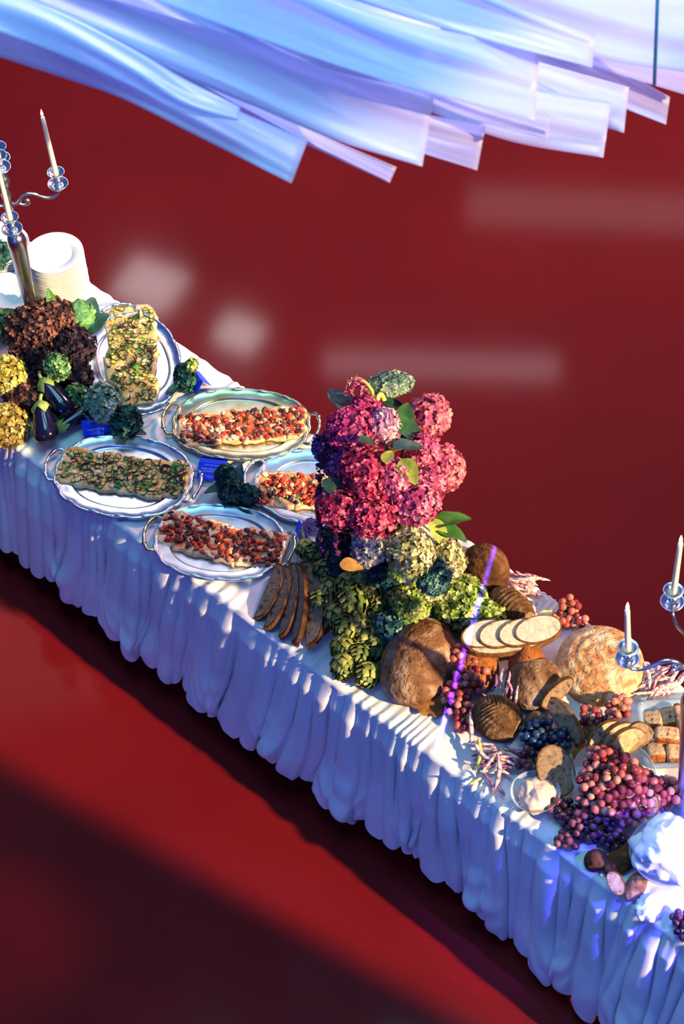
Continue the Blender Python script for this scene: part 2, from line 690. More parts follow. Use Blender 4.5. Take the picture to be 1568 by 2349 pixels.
def candelabrum(base, zhub, R, a0, label, cl_labels, grp, angs=(0, 90, 180, 270), h=.335, centre=True):
    root = empty('candelabrum', base, label, 'candelabrum', 'silver candelabra on the buffet')
    b0 = np.array(base)
    hub = zhub - b0[2]
    # foot and stem
    obj('base', lathe([(0, 0), (.085, 0), (.088, .008), (.075, .018), (.05, .028), (.03, .045), (.02, .06), (0, .06)], 36), MT['pewter'], root)
    sh = hub - .225
    st = [(0, .055), (.018, .055), (.021, .075), (.019, .09), (.020, .10), (.030, sh * .55), (.041, sh - .03), (.043, sh), (.040, sh + .025), (.032, sh + .045),
          (.026, sh + .05), (.026, sh + .057), (.0215, sh + .062), (.016, sh + .09), (.0135, sh + .13), (.014, sh + .16), (.019, sh + .175), (.012, sh + .185), (.012, hub - .02), (0, hub - .02)]
    obj('stem', lathe(st, 32), MT['pewter'], root)
    kn = [(0, hub - .03), (.016, hub - .03), (.022, hub - .012), (.024, hub), (.02, hub + .015), (.013, hub + .03), (.02, hub + .045), (.024, hub + .062), (.017, hub + .08), (.012, hub + .095),
          (.024, hub + .115), (.029, hub + .14), (.022, hub + .165), (.011, hub + .18), (.011, hub + .2), (0, hub + .2)]
    obj('finial', lathe(kn, 28), MT['pewter'], root)
    pan = [(0, 0), (.012, .0), (.028, .004), (.040, .012), (.0445, .020), (.046, .021), (.044, .0235), (.038, .016), (.026, .009), (.014, .008), (.013, .022), (.019, .034), (.0195, .042), (.013, .054), (0, .054)]
    cup = [(0, 0), (.012, 0), (.017, .006), (.026, .022), (.038, .034), (.039, .036), (.037, .037), (.024, .026), (.0135, .012), (0, .012)]
    PAN, CUP = lathe(pan, 30, False), lathe(cup, 30, False)
    ci = 0
    for a in angs:
        q = math.radians(a0 + a)
        d = np.array([math.cos(q), math.sin(q), 0])
        zz = hub
        pr = [(.015, -.005), (.045, .005), (.065, .030), (.09, .042), (.12, .036), (.16, .008), (.19, -.002), (R - .015, .008), (R, .035), (R, .05)]
        pts = spline([d * x * (R / .235 if x < R - .02 else 1) + np.array([0, 0, zz + y]) for x, y in pr], 34)
        arm = obj('arm', tube(pts, np.linspace(.0085, .0065, 34), 10), MT['pewter'], root)
        cur = spline([d * x + np.array([0, 0, zz + y]) for x, y in [(.04, .0), (.058, -.012), (.075, -.016), (.088, -.008), (.084, .006), (.073, .004)]], 16)
        obj('scroll', tube(cur, np.linspace(.006, .009, 16), 8), MT['pewter'], arm)
        top = d * R + np.array([0, 0, zz + .05])
        obj('drip_pan', (PAN[0] + top, PAN[1]), MT['silver'], arm)
        obj('candle_cup', (CUP[0] + top + [0, 0, .052], CUP[1]), MT['silver'], arm)
        if cl_labels[ci]:
            hh, ln, lb = cl_labels[ci]
            candle(b0 + top + [0, 0, .0645], hh, ln, lb, grp)
        ci += 1
    if centre:
        top = np.array([0, 0, hub + .2])
        obj('drip_pan', (PAN[0] + top, PAN[1]), MT['silver'], root)
        obj('candle_cup', (CUP[0] + top + [0, 0, .052], CUP[1]), MT['silver'], root)
        candle(b0 + top + [0, 0, .0645], h, (0, 0), cl_labels[-1][2], grp)


lb = P(92, 800, Z0)
candelabrum(lb, 1.70, .225, 8, 'tall silver candelabrum at the left end between the plate stacks',
            [(.335, (-.010, 0), 'lit white candle right of the left candelabrum, standing clear against the floor'), None, None,
             (.335, (-.004, 0), 'white taper on the front arm of the left candelabrum, crossing its finial'),
             (.33, (0, 0), 'white taper on the raised middle of the left candelabrum')],
            'candles of the left candelabrum')

lb2 = P(1562, 1838, Z0)
candelabrum(lb2, 1.70, .25, 178, 'silver candelabrum at the right edge among grapes and bread',
            [(.25, (-.012, 0), 'short lit white candle on the left arm of the right candelabrum'), None, None,
             (.30, (.010, 0), 'white taper on the rear arm of the right candelabrum, cut by the frame'),
             (.3, (0, 0), 'white taper on the raised middle of the right candelabrum')],
            'candles of the right candelabrum', angs=(0, 90, 180, 284))


# ------------------------------------------------------------------ trays
def tray(name, c, ax_px, L, Wd, mat, label, handle_mat=None, flute=16, seed=0, oval=2.3):
    """oval serving tray with a stepped, scalloped rim and two scrolled handles; ax_px = direction of the long axis"""
    a = ax_px - np.array(c)
    a[2] = 0
    ang = math.atan2(a[1], a[0])
    root = empty(name, (c[0], c[1], Z0), label, 'tray', 'silver serving trays with flatbread')
    root.rotation_euler = (0, 0, ang)
    n = 144
    th = np.linspace(0, 2 * PI, n, endpoint=False)
    sup = (np.abs(np.cos(th)) ** oval + np.abs(np.sin(th)) ** oval) ** (-1 / oval)
    bx, by = np.cos(th) * sup * L / 2, np.sin(th) * sup * Wd / 2

    def rings(prof, sc0=0.0):
        V = []
        for (fr, z, sca) in prof:
            k = fr * (1 + sca * (np.abs(np.cos(th * flute / 2)) ** .6 - .5))
            V.append(np.stack([bx * k, by * k, np.full(n, z)], -1))
        V = np.array(V)                                 # rings x n
        m = len(prof)
        F = [(i * n + j, i * n + (j + 1) % n, (i + 1) * n + (j + 1) % n, (i + 1) * n + j) for i in range(m - 1) for j in range(n)]
        return V.reshape(-1, 3), F
    # well
    v, f = rings([(.76, .012, 0), (.74, .0045, 0), (.70, .0035, 0), (.4, .003, 0), (.02, .003, 0)])
    f.append(tuple(4 * n + j for j in range(n)))
    well = obj('well', (v, f), mat, root)
    v, f = rings([(.76, .012, 0), (.80, .013, .01), (.92, .0155, .03), (.945, .019, .035), (.97, .0215, .04), (.99, .019, .04), (1.0, .015, .04), (.99, .011, .04), (.9, .008, .02), (.72, .0, 0), (.02, .0, 0)])
    rim = obj('rim', (v, f), mat, root)
    # raised ornament at every flute of the rim
    leafv = np.array([(-.022, -.006, 0), (0, -.009, .003), (.022, -.006, 0), (.026, 0, .003), (.022, .006, 0), (0, .009, .003), (-.022, .006, 0), (-.026, 0, .003), (0, 0, .008)])
    leaff = [(i, (i + 1) % 8, 8) for i in range(8)]
    OR = mkmesh('rim_ornament', leafv, leaff, mat)
    for k in range(flute):
        q = 2 * PI * (k + .5) / flute
        i = int(q / (2 * PI) * n) % n
        p = np.array([bx[i], by[i], 0]) * .965
        t = unit([bx[(i + 1) % n] - bx[i - 1], by[(i + 1) % n] - by[i - 1], 0])
        z = np.array([0, 0, 1.0])
        link('rim_ornament', OR, rim, frame(t, np.cross(z, t), z, (p[0], p[1], .0205)))
    for s in (-1, 1):
        x = L / 2 * .97
        pts = spline([(s * (x - .005), -.085, .016), (s * (x + .022), -.088, .022), (s * (x + .040), -.060, .030), (s * (x + .050), -.025, .034),
                      (s * (x + .052), 0, .035), (s * (x + .050), .025, .034), (s * (x + .040), .060, .030), (s * (x + .022), .088, .022), (s * (x - .005), .085, .016)], 44)
        rad = .0062 + .0022 * np.abs(np.sin(np.linspace(0, 5 * PI, 44)))
        h = obj('handle', tube(pts, rad, 9), handle_mat or mat, root)
        for yy in (-.062, .062):
            v, f = sphere(10, 7)
            obj('knuckle', (v * [.011, .015, .009] + [s * (x + .040), yy, .030], f), handle_mat or mat, h)
    return root


ZP = Z0 + .016
tr1 = P(305, 828, ZP)
tray('serving_tray', tr1, P(345, 950, ZP), .62, .43, MT['silver'], 'silver oval tray at the back left, under an upright zucchini flatbread', seed=1)
tr2 = P(553, 973, ZP)
tray('serving_tray', tr2, P(720, 985, ZP), .62, .42, MT['gilt'], 'gilded oval tray at the back edge holding a sausage flatbread', seed=2)
tr3 = P(283, 1092, ZP)
tray('serving_tray', tr3, P(468, 1122, ZP), .62, .46, MT['silver'], 'bright silver oval tray on the front left corner holding a zucchini flatbread', seed=3)
tr4 = P(503, 1243, ZP)
tray('serving_tray', tr4, P(672, 1264, ZP), .57, .41, MT['silver_worn'], 'worn silver tray with gilt handles on the front edge, sausage flatbread on it', MT['gilt'], seed=4)
tr5 = P(737, 1120, ZP)
tray('serving_tray', tr5, P(900, 1150, ZP), .60, .42, MT['silver_worn'], 'pale silver tray half hidden behind the pink flowers', seed=5)

# ------------------------------------------------------------------ flatbreads
MT['dough_pale'] = noisy('baked_dough', [(0.25, '#c08a4c'), (0.45, '#e3bd83'), (0.62, '#f0d7a6'), (0.8, '#dba765')], 22, 5, 0.75, bump=0.5, bscale=90, spec=0.25)
MT['dough_red'] = noisy('tomato_dough', [(0.28, '#f2d8a4'), (0.44, '#e8b070'), (0.56, '#d8643a'), (0.74, '#b83c26')], 24, 5, 0.6, bump=0.5, bscale=90, spec=0.35)
MT['dough_green'] = noisy('herbed_dough', [(0.25, '#a8823c'), (0.45, '#dcb060'), (0.62, '#ecc888'), (0.8, '#b98a45')], 24, 5, 0.65, bump=0.5, bscale=90, spec=0.3)
MT['zuc_flesh'] = noisy('zucchini_flesh', [(0.3, '#b09a48'), (0.55, '#d8c070'), (0.75, '#9c7a38')], 60, 3, 0.5, objrand=.5)
MT['zuc_skin'] = noisy('zucchini_skin', [(0.3, '#1e3410'), (0.7, '#3c5a1c')], 60, 3, 0.45)
MT['basil'] = noisy('basil', [(0.3, '#1f6a1f'), (0.7, '#4d9a33')], 40, 2, 0.4, objrand=.4)
MT['onion'] = noisy('charred_onion', [(0.3, '#1c1a12'), (0.7, '#4c3a22')], 40, 2, 0.5, objrand=.4)
MT['sausage'] = noisy('sausage_crumb', [(0.3, '#4a1f18'), (0.5, '#7c3a2a'), (0.7, '#a65a3e')], 50, 3, 0.5, bump=.5, bscale=150, objrand=.6)
MT['tomato'] = noisy('tomato_piece', [(0.3, '#9c1f14'), (0.7, '#e0552e')], 40, 2, 0.35, objrand=.5)
MT['cheese'] = noisy('melted_cheese', [(0.3, '#dcb888'), (0.7, '#f0dcb4')], 40, 2, 0.45, objrand=.3)
MT['olive'] = noisy('black_olive', [(0.3, '#17161c'), (0.7, '#2c2a33')], 40, 2, 0.3)
MT['chive'] = noisy('chopped_chive', [(0.3, '#7aa838'), (0.7, '#b9d46a')], 40, 2, 0.5)


def disc_zuc():
    n = 10
    a = np.linspace(0, 2 * PI, n, endpoint=False)
    c, s = np.cos(a), np.sin(a)
    V = [np.stack([c * .013, s * .013, 0 * a], -1), np.stack([c * .0135, s * .0135, 0 * a + .003], -1), np.stack([c * .0098, s * .0098, 0 * a + .0036], -1)]
    V = np.vstack(V)
    F, m = [], []
    for i in range(2):
        for j in range(n):
            F.append((i * n + j, i * n + (j + 1) % n, (i + 1) * n + (j + 1) % n, (i + 1) * n + j))
            m.append(1)
    F.append(tuple(2 * n + j for j in range(n)))
    m.append(0)
    return mkmesh('zucchini_slice', V, F, [MT['zuc_flesh'], MT['zuc_skin']], False, m)


def crumb(name, mat, r, seed, sq=(1, 1, .7)):
    v, f = sphere(8, 6)
    v = v * (1 + .55 * n3(v, seed, 3.0, 2))[:, None] * np.array(sq) * r
    return mkmesh(name, v, f, mat)


def leafmesh(name, L, W, mat, fold=.25, curl=.3, nx=7, ny=5, point=1.0, wav=0.0, lobes=0, solid=0.0):
    V = []
    for i in range(nx):
        t = i / (nx - 1)
        w = W / 2 * math.sin(PI * min(1, t ** .75 * .93 + .04)) ** (.8) * (1 + (.28 * math.cos(t * lobes * 2 * PI) if lobes else 0))
        for j in range(ny):
            q = 2 * j / (ny - 1) - 1
            V.append((L * t, w * q, fold * abs(q) * w - curl * L * t * t + wav * W * math.sin(t * 14 + q * 3) * abs(q)))
    return mkmesh(name, V, grid_faces(nx, ny), mat)


ZUC = disc_zuc()
CR = [crumb('sausage_crumb', MT['sausage'], .0125, 100 + i) for i in range(5)]
TOM = [crumb('tomato_piece', MT['tomato'], .011, 110 + i, (1.2, .8, .5)) for i in range(2)]
CHS = [crumb('cheese_blob', MT['cheese'], .014, 120 + i, (1.3, .8, .25)) for i in range(2)]
OLV = crumb('olive', MT['olive'], .012, 130, (1, .9, .6))
CHV = crumb('chive', MT['chive'], .0045, 131, (1, .8, .7))
BAS = leafmesh('basil_leaf', .034, .022, MT['basil'], .5, .2, 5, 3)


def strip():
    p = spline([(-.016, 0, .002), (-.006, .005, .005), (.004, .003, .004), (.014, -.006, .002)], 8)
    return mkmesh('onion_strip', *tube(p, .0022, 5), MT['onion'])


ONI = strip()


def flatbread(c, px_a, px_b, Wd, nsl, kind, label, thick=.016, zb=None, bend=0.0, seed=0, drop=0.0):
    """flatbread cut into slices; px_a / px_b = the two ends of its long axis"""
    z = (zb if zb else Z0 + .006)
    a, b = P(*px_a, z + thick), P(*px_b, z + thick)
    L = np.linalg.norm((b - a)[:2])
    mid = (a + b) / 2
    ang = math.atan2(b[1] - a[1], b[0] - a[0])
    root = empty('flatbread', (mid[0], mid[1], z), label, 'flatbread', 'flatbreads cut in slices on the trays')
    root.rotation_euler = (0, 0, ang)
    r = np.random.default_rng(seed)
    top = {'zuc': MT['dough_green'], 'red': MT['dough_red'], 'ham': MT['dough_red']}[kind]
    off = []
    for k in range(nsl):
        x0, x1 = -L / 2 + L * k / nsl + .0004, -L / 2 + L * (k + 1) / nsl - .0004
        dy = r.uniform(-.006, .006) + bend * ((k + .5) / nsl - .5) ** 2
        off.append(dy)
        nx, ny = 8, 15
        V = np.zeros((2, nx, ny, 3))
        for i in range(nx):
            for j in range(ny):
                s, t = i / (nx - 1), j / (ny - 1)
                x = x0 + (x1 - x0) * s
                ey = Wd / 2 * (1 + .05 * math.sin(9 * x / L * 2 + seed) + .035 * math.sin(61 * x + seed * 2) + .02 * math.sin(140 * x))
                cornr = 0
                e = min(1, max(0, (abs(x) - (L / 2 - .06)) / .06))
                ey *= 1 - .30 * e ** 2.5
                y = -ey + 2 * ey * t + dy
                rim = math.exp(-min(t, 1 - t) / .07) + (math.exp(-(x + L / 2) / .02) if k == 0 else 0) + (math.exp(-(L / 2 - x) / .02) if k == nsl - 1 else 0)
                zz = thick * (.75 + .35 * min(1.2, rim)) + .004 * n3(np.array([x, y, seed]) * 60, seed, 1, 2)
                edge = min(t, 1 - t) < .01
                V[1, i, j] = (x, y, zz * (.55 if edge else 1))
                V[0, i, j] = (x, y, .001)
        nn = nx * ny
        F = [tuple(q + nn for q in f) for f in grid_faces(nx, ny)] + [f[::-1] for f in grid_faces(nx, ny)]
        fm = []
        for q in F[:len(F) // 2]:
            j = (q[0] - nn) % ny
            i = (q[0] - nn) // ny
            crust = j <= 0 or j >= ny - 2 or (k == 0 and i <= 0) or (k == nsl - 1 and i >= nx - 2)
            fm.append(1 if crust else 0)
        fm += [1] * (len(F) // 2)
        bd = [(i, 0) for i in range(nx)] + [(nx - 1, j) for j in range(1, ny)] + [(i, ny - 1) for i in range(nx - 2, -1, -1)] + [(0, j) for j in range(ny - 2, 0, -1)]
        for q in range(len(bd)):
            A, B = bd[q], bd[(q + 1) % len(bd)]
            ia, ib = A[0] * ny + A[1], B[0] * ny + B[1]
            F.append((ia, ib, ib + nn, ia + nn))
            fm.append(1)
        obj('slice', (V.reshape(-1, 3), F), [top, MT['dough_pale']], root, fmat=fm)

    def put(mesh, n, mar=.03, zz=thick * .92, flat=True, s=(0.8, 1.25)):
        for _ in range(n):
            x = r.uniform(-L / 2 + mar, L / 2 - mar)
            k = min(nsl - 1, int((x + L / 2) / L * nsl))
            y = r.uniform(-Wd / 2 + mar, Wd / 2 - mar) + off[k]
            me = mesh[r.integers(len(mesh))] if isinstance(mesh, list) else mesh
            sc_ = r.uniform(*s)
            m = Matrix.Translation((x, y, zz + r.uniform(0, .004))) @ Matrix.Rotation(r.uniform(0, 6.28), 4, 'Z') @ Matrix.Rotation(r.uniform(-.3, .3), 4, 'X') @ Matrix.Scale(sc_, 4)
            link(me.name.split('.')[0], me, root, m)
    if kind == 'zuc':
        put(ZUC, 150, .014, s=(.6, 1.15))
        put(ONI, 60, .016, thick + .003, s=(.9, 1.7))
        put(BAS, 22, .03, thick + .004, s=(.7, 1.2))
        put(CHS, 18, .03)
    elif kind == 'red':
        put(CR, 140, .014, thick - .001, s=(.5, 1.2))
        put(TOM, 90, .014, s=(.7, 1.2))
        put(CHS, 60, .014, s=(.6, 1.3))
    else:
        put(TOM, 70, .02, s=(.9, 1.5))
        put(CR, 12, .03)
        put(OLV, 17, .025, thick + .004)
        put(CHS, 30, .02)
        put(CHV, 55, .02, thick + .006)
    return root


flatbread(tr1, (300, 700), (301, 928), .235, 4, 'zuc', 'zucchini flatbread lying lengthwise toward the back on the rear left tray', seed=1)
flatbread(tr2, (408, 985), (704, 965), .195, 6, 'red', 'sausage and tomato flatbread on the gilded tray at the back edge', seed=2)
flatbread(tr3, (134, 1066), (432, 1108), .215, 6, 'zuc', 'zucchini flatbread with basil on the bright front left tray', bend=.10, seed=3)
flatbread(tr4, (362, 1212), (650, 1272), .20, 6, 'red', 'sausage flatbread with a curled end on the worn front tray', bend=.12, seed=4)
flatbread(tr5, (585, 1122), (820, 1126), .205, 5, 'ham', 'flatbread with black olives and chives on the tray behind the flowers', seed=5)

# ------------------------------------------------------------------ flowers and leaves
def petal_mat(name, cols, tr=.25):
    return noisy(name, cols, 9, 2, .6, spec=.2, island=.75, trans=tr)


HC = {
    'magenta': [(0.2, '#8e2a6e'), (0.45, '#c8387a'), (0.6, '#e0507e'), (0.8, '#ee7fa0')],
    'crimson': [(0.2, '#8c2450'), (0.45, '#cc3560'), (0.6, '#e04d6c'), (0.8, '#f08a98')],
    'pink': [(0.2, '#a8386e'), (0.45, '#d85a86'), (0.6, '#e67f9e'), (0.8, '#f2b0bc')],
    'palepink': [(0.2, '#b87aa8'), (0.45, '#dfa0ba'), (0.6, '#f0c2cc'), (0.8, '#f7dcd8')],
    'salmon': [(0.2, '#b04a78'), (0.45, '#e0708a'), (0.6, '#ee8a90'), (0.8, '#f4a8a4')],
    'mauve': [(0.2, '#5c2f7c'), (0.45, '#a04a98'), (0.6, '#cc6a9c'), (0.8, '#e09ab4')],
    'violet': [(0.2, '#3a2568'), (0.45, '#5a388c'), (0.6, '#7a54a4'), (0.8, '#9c7cbc')],
    'cream': [(0.2, '#8a8a52'), (0.45, '#c6c07a'), (0.6, '#dcd49a'), (0.8, '#eee4c0')],
    'creamlilac': [(0.2, '#6c6a92'), (0.45, '#a49cae'), (0.6, '#d0c8a6'), (0.8, '#e8e0bc')],
    'lime': [(0.2, '#5c7a30'), (0.45, '#9cb84c'), (0.6, '#c0d068'), (0.8, '#e0e49a')],
    'green': [(0.2, '#2c5a3c'), (0.45, '#568a50'), (0.6, '#7cac64'), (0.8, '#a8cc84')],
    'teal': [(0.2, '#1e4a50'), (0.45, '#3a6e6a'), (0.6, '#5c8c80'), (0.8, '#86aa94')],
    'darkteal': [(0.2, '#0c2c34'), (0.45, '#1c4a4a'), (0.6, '#2e6258'), (0.8, '#4c7c64')],
    'celadon': [(0.2, '#4e7462'), (0.45, '#86a48a'), (0.6, '#a4bca0'), (0.8, '#c4d2b8')],
    'brown': [(0.2, '#2c1a1e'), (0.45, '#4c2c2c'), (0.6, '#70463c'), (0.8, '#9c6a56')],
    'dark': [(0.2, '#14121e'), (0.45, '#241c2c'), (0.6, '#382834'), (0.8, '#543c44')],
    'yellow': [(0.2, '#9c8a2c'), (0.45, '#cfb844'), (0.6, '#e4d268'), (0.8, '#f0e49c')],
    'gold': [(0.2, '#8c7430'), (0.45, '#c49c44'), (0.6, '#d8bc5c'), (0.8, '#e8d48c')],
}
PM = {k: petal_mat('petal_' + k, v) for k, v in HC.items()}
CM = {k: plain('flower_core_' + k, [x * .45 for x in lin(v[0][1])[:3]], .8) for k, v in HC.items()}  # core colour darkened so the gaps between florets look shaded
MT['stem'] = noisy('green_stem', [(0.3, '#44602a'), (0.7, '#7a9640')], 30, 3, .6)
MT['leaf'] = noisy('leaf_green', [(0.3, '#2c5c28'), (0.7, '#5a9040')], 25, 4, .5, trans=.2, objrand=.3)
MT['leaf_dark'] = noisy('leaf_dark', [(0.3, '#10302a'), (0.7, '#2c5844')], 25, 4, .45, trans=.12, objrand=.3)
MT['leaf_blue'] = noisy('leaf_blue_green', [(0.3, '#1c3c40'), (0.7, '#3a6060')], 25, 4, .45, trans=.1)
MT['leaf_lime'] = noisy('leaf_lime', [(0.3, '#7c8c2c'), (0.7, '#b8c45c')], 25, 4, .5, trans=.25, objrand=.3)
MT['leaf_dry'] = noisy('leaf_dry', [(0.3, '#7a4a1c'), (0.7, '#c08a44')], 25, 4, .7, trans=.15, objrand=.3)


def floret(cup=.25):
    V, F = [], []
    for k in range(4):
        a = k * PI / 2
        c, s = math.cos(a), math.sin(a)
        pts = [(0, 0, 0), (.45, .42, .16 * cup * 4), (.85, .34, .22 * cup * 4), (1.0, 0, .18 * cup * 4), (.85, -.34, .22 * cup * 4), (.45, -.42, .16 * cup * 4), (.55, 0, .05)]
        b = len(V)
        V += [(x * c - y * s, x * s + y * c, z) for x, y, z in pts]
        F += [(b + i, b + (i + 1) % 6, b + 6) for i in range(6)]
    return np.array(V), F


FLO = floret()


def hydrangea(c, r, colr, label, n=110, fs=.017, squash=(1, 1, 1), group='hydrangea heads', stem_to=None, seed=None, lobes=.12, cat='flower'):
    """a mop of four-petalled florets on a core, with its stem; c = centre, r = radius in metres"""
    rs = np.random.default_rng(seed if seed is not None else int(abs(c[0]) * 9999 + abs(c[1]) * 777))
    root = empty('hydrangea', c, label, cat, group)
    sq = np.array(squash)
    v, f = sphere(14, 9)
    sd = int(rs.integers(9999))
    v = v * (1 + lobes * n3(v, sd, 2.2, 1))[:, None] * (r * .82) * sq
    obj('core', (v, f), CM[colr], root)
    i = np.arange(n) + .5
    ph = np.arccos(1 - 2 * i / n)
    th = PI * (1 + 5 ** .5) * i + rs.uniform(0, 6)
    d = np.stack([np.cos(th) * np.sin(ph), np.sin(th) * np.sin(ph), np.cos(ph)], -1)
    d = d + rs.normal(size=d.shape) * .07
    d /= np.linalg.norm(d, axis=1)[:, None]
    rr = r * (1 + lobes * n3(d, sd, 2.2, 1)) * rs.uniform(.86, 1.0, n)
    mats = []
    for k in range(n):
        a, b, nn = basis(unit(d[k] / sq + rs.normal(size=3) * .36))
        q = rs.uniform(0, 6.28)
        s = fs * rs.uniform(.75, 1.25)
        x = (a * math.cos(q) + b * math.sin(q)) * s
        y = (-a * math.sin(q) + b * math.cos(q)) * s
        p = d[k] * rr[k] * sq
        mats.append(((x[0], y[0], nn[0] * s, p[0]), (x[1], y[1], nn[1] * s, p[1]), (x[2], y[2], nn[2] * s, p[2])))
    fo = obj('florets', scatter(FLO[0], FLO[1], mats), PM[colr], root, smooth=False)
    fo['kind'] = 'stuff'
    if stem_to is not None:
        e = np.array(stem_to) - np.array(c)
        p = spline([(0, 0, 0), e * .5 + [0, 0, -.01], e], 8)
        obj('stem', tube(p, .005, 6), MT['stem'], root)
    return root


def hyd_at(px, py, rpx, colr, label, depth=None, zc=None, group='hydrangeas', stem=None, fpx=7.5, **k):
    """placed by where the photograph shows it: on the table (zc = height of its centre) or at a view distance"""
    c = P(px, py, zc) if zc is not None else PD(px, py, depth)
    m = mpp(c)
    r = rpx * m * k.pop('grow', 1.06)
    fs = fpx * m * 1.12
    n = k.pop('n', None) or int(min(300, max(40, 4 * PI * r * r / (fs * fs * 1.25))))
    return hydrangea(c, r, colr, label, n, fs, group=group, stem_to=stem, **k)


LF = {}


def leaf(px, py, depth, L, W, mat, yaw, pitch, rolla, label, zc=None, name='leaf', lob=0, group='loose leaves'):
    key = (round(L, 3), round(W, 3), mat)
    if key not in LF:
        LF[key] = leafmesh(name, L, W, MT[mat], .28, .25, 9, 7, wav=.03, lobes=lob)
    c = PD(px, py, depth) if zc is None else P(px, py, zc)
    m = Matrix.Translation(Vector(c)) @ Matrix.Rotation(math.radians(yaw), 4, 'Z') @ Matrix.Rotation(math.radians(-pitch), 4, 'Y') @ Matrix.Rotation(math.radians(rolla), 4, 'X') @ Matrix.Translation((-L / 2, 0, 0))
    o = link(name, LF[key], None, m)
    return tag(o, label, 'leaf', group)


# --- left-hand display
G = 'hydrangeas of the left display'
hyd_at(75, 765, 60, 'brown', 'large dried brown hydrangea in front of the candelabrum stem', zc=.98, group=G, fpx=8)
hyd_at(125, 738, 48, 'brown', 'dried brown hydrangea touching the foot of the candelabrum stem', zc=.98, group=G, fpx=8)
hyd_at(160, 805, 52, 'dark', 'near-black hydrangea left of the rear zucchini tray', zc=.92, group=G, fpx=8)
hyd_at(95, 835, 46, 'dark', 'near-black hydrangea between the yellow and small green heads', zc=.90, group=G, fpx=8)
hyd_at(55, 915, 44, 'brown', 'brown hydrangea between the two yellow heads and the eggplants', zc=.86, group=G, fpx=8)
hyd_at(178, 868, 34, 'dark', 'small dark hydrangea above the pale grey-green ball', zc=.85, group=G, fpx=8)
hyd_at(133, 840, 27, 'green', 'small fresh green hydrangea amid the dark heads', zc=1.0, group=G, fpx=8)
hyd_at(172, 905, 22, 'green', 'tiny green hydrangea beside the rear eggplant', zc=.87, group=G, fpx=8)
hyd_at(17, 868, 46, 'yellow', 'upper yellow hydrangea at the left edge', zc=.93, group=G, fpx=7)
hyd_at(20, 975, 47, 'gold', 'lower golden hydrangea at the left edge over the cloth', zc=.85, group=G, fpx=7)
hyd_at(2, 745, 34, 'green', 'green hydrangea at the left edge under the low plates', zc=.92, group=G, fpx=8)
hyd_at(233, 927, 46, 'celadon', 'round grey-green hydrangea ball in front of the rear tray', zc=.865, group=G, fpx=8.5)
hyd_at(288, 967, 34, 'darkteal', 'dark teal hydrangea behind the first blue card', zc=.84, group=G, fpx=8)
hyd_at(-5, 585, 30, 'darkteal', 'dark foliage head at the left edge between plate stacks', zc=1.0, group=G, fpx=8)
hyd_at(424, 868, 26, 'darkteal', 'small dark green hydrangea next to the tent card at the back', zc=.83, group=G, fpx=8, squash=(.85, 1, 1.2))
hyd_at(440, 838, 12, 'lime', 'tiny yellow-green bud on top of the dark green sprig', zc=.90, group=G, fpx=7)
hyd_at(520, 1095, 28, 'darkteal', 'dark green hydrangea beside the second blue card', zc=.83, group=G, fpx=8)
hyd_at(532, 1130, 30, 'darkteal', 'dark green hydrangea between the two front trays', zc=.83, group=G, fpx=8)
hyd_at(568, 1135, 24, 'darkteal', 'dark green hydrangea touching the olive flatbread tray', zc=.83, group=G, fpx=7)
for (x, y, z, L, W, m, yaw, pi_, ro, lbl) in [
        (118, 690, 1.08, .11, .05, 'leaf', 95, 70, 20, 'pointed green leaf standing before the tall plate stack'),
        (202, 722, .98, .17, .12, 'leaf_dark', 60, 35, 30, 'broad dark leaf behind the cabbage'),
        (215, 740, .96, .14, .10, 'leaf_dark', 20, 30, 20, 'dark leaf folded round the right of the cabbage'),
        (25, 718, .97, .13, .07, 'leaf', 150, 20, 10, 'green leaf under the low plate stack'),
        (60, 722, .98, .11, .06, 'leaf_dark', 120, 20, 10, 'dark leaf at the foot of the candelabrum stem'),
        (300, 985, .82, .13, .06, 'leaf_blue', -20, 10, 10, 'blue-green leaf on the cloth by the first card'),
        (495, 1120, .84, .10, .06, 'leaf_dark', 200, 25, 10, 'dark leaf of the sprig beside the second card'),
        (545, 1090, .86, .10, .06, 'leaf_blue', 70, 40, 0, 'blue-green leaf rising from the sprig between trays'),
        (400, 890, .83, .09, .05, 'leaf_dark', 210, 15, 0, 'dark leaf under the small hydrangea by the tent card'),
        (570, 1165, .81, .12, .05, 'leaf_dark', -30, 5, 0, 'dark leaf lying against the olive flatbread tray')]:
    leaf(x, y, 0, L, W, m, yaw, pi_, ro, lbl, zc=z)

# cabbage
MT['cabbage'] = noisy('cabbage_leaf', [(0.3, '#3f7a48'), (0.55, '#6fa85e'), (0.75, '#b4cc7c')], 18, 4, .5, bump=.4, bscale=60, trans=.1)
cab = empty('cabbage', P(181, 728, .955), 'round green cabbage behind the dark flowers, by the rear tray', 'cabbage')
v, f = sphere(20, 12)
obj('heart', (v * .068 * (1 + .05 * n3(v, 5, 3, 2))[:, None], f), MT['cabbage'], cab)
CL = []
for k in range(7):
    V = []
    for i in range(9):
        for j in range(9):
            a, b = (i / 8 - .5) * 1.9, (j / 8 - .5) * 1.9
            rr = .074 + .006 * math.sin(a * 7 + b * 5 + k) + .012 * max(0, abs(a) - .6)
            V.append((rr * math.sin(a) * math.cos(b * .6), rr * math.sin(b), rr * math.cos(a) * math.cos(b)))
    o = obj('outer_leaf', (V, grid_faces(9, 9)), MT['cabbage'], cab)
    o.rotation_euler = (rng.uniform(-.5, 1.2), rng.uniform(-.6, .6) + (k - 3) * .5, k * .9)

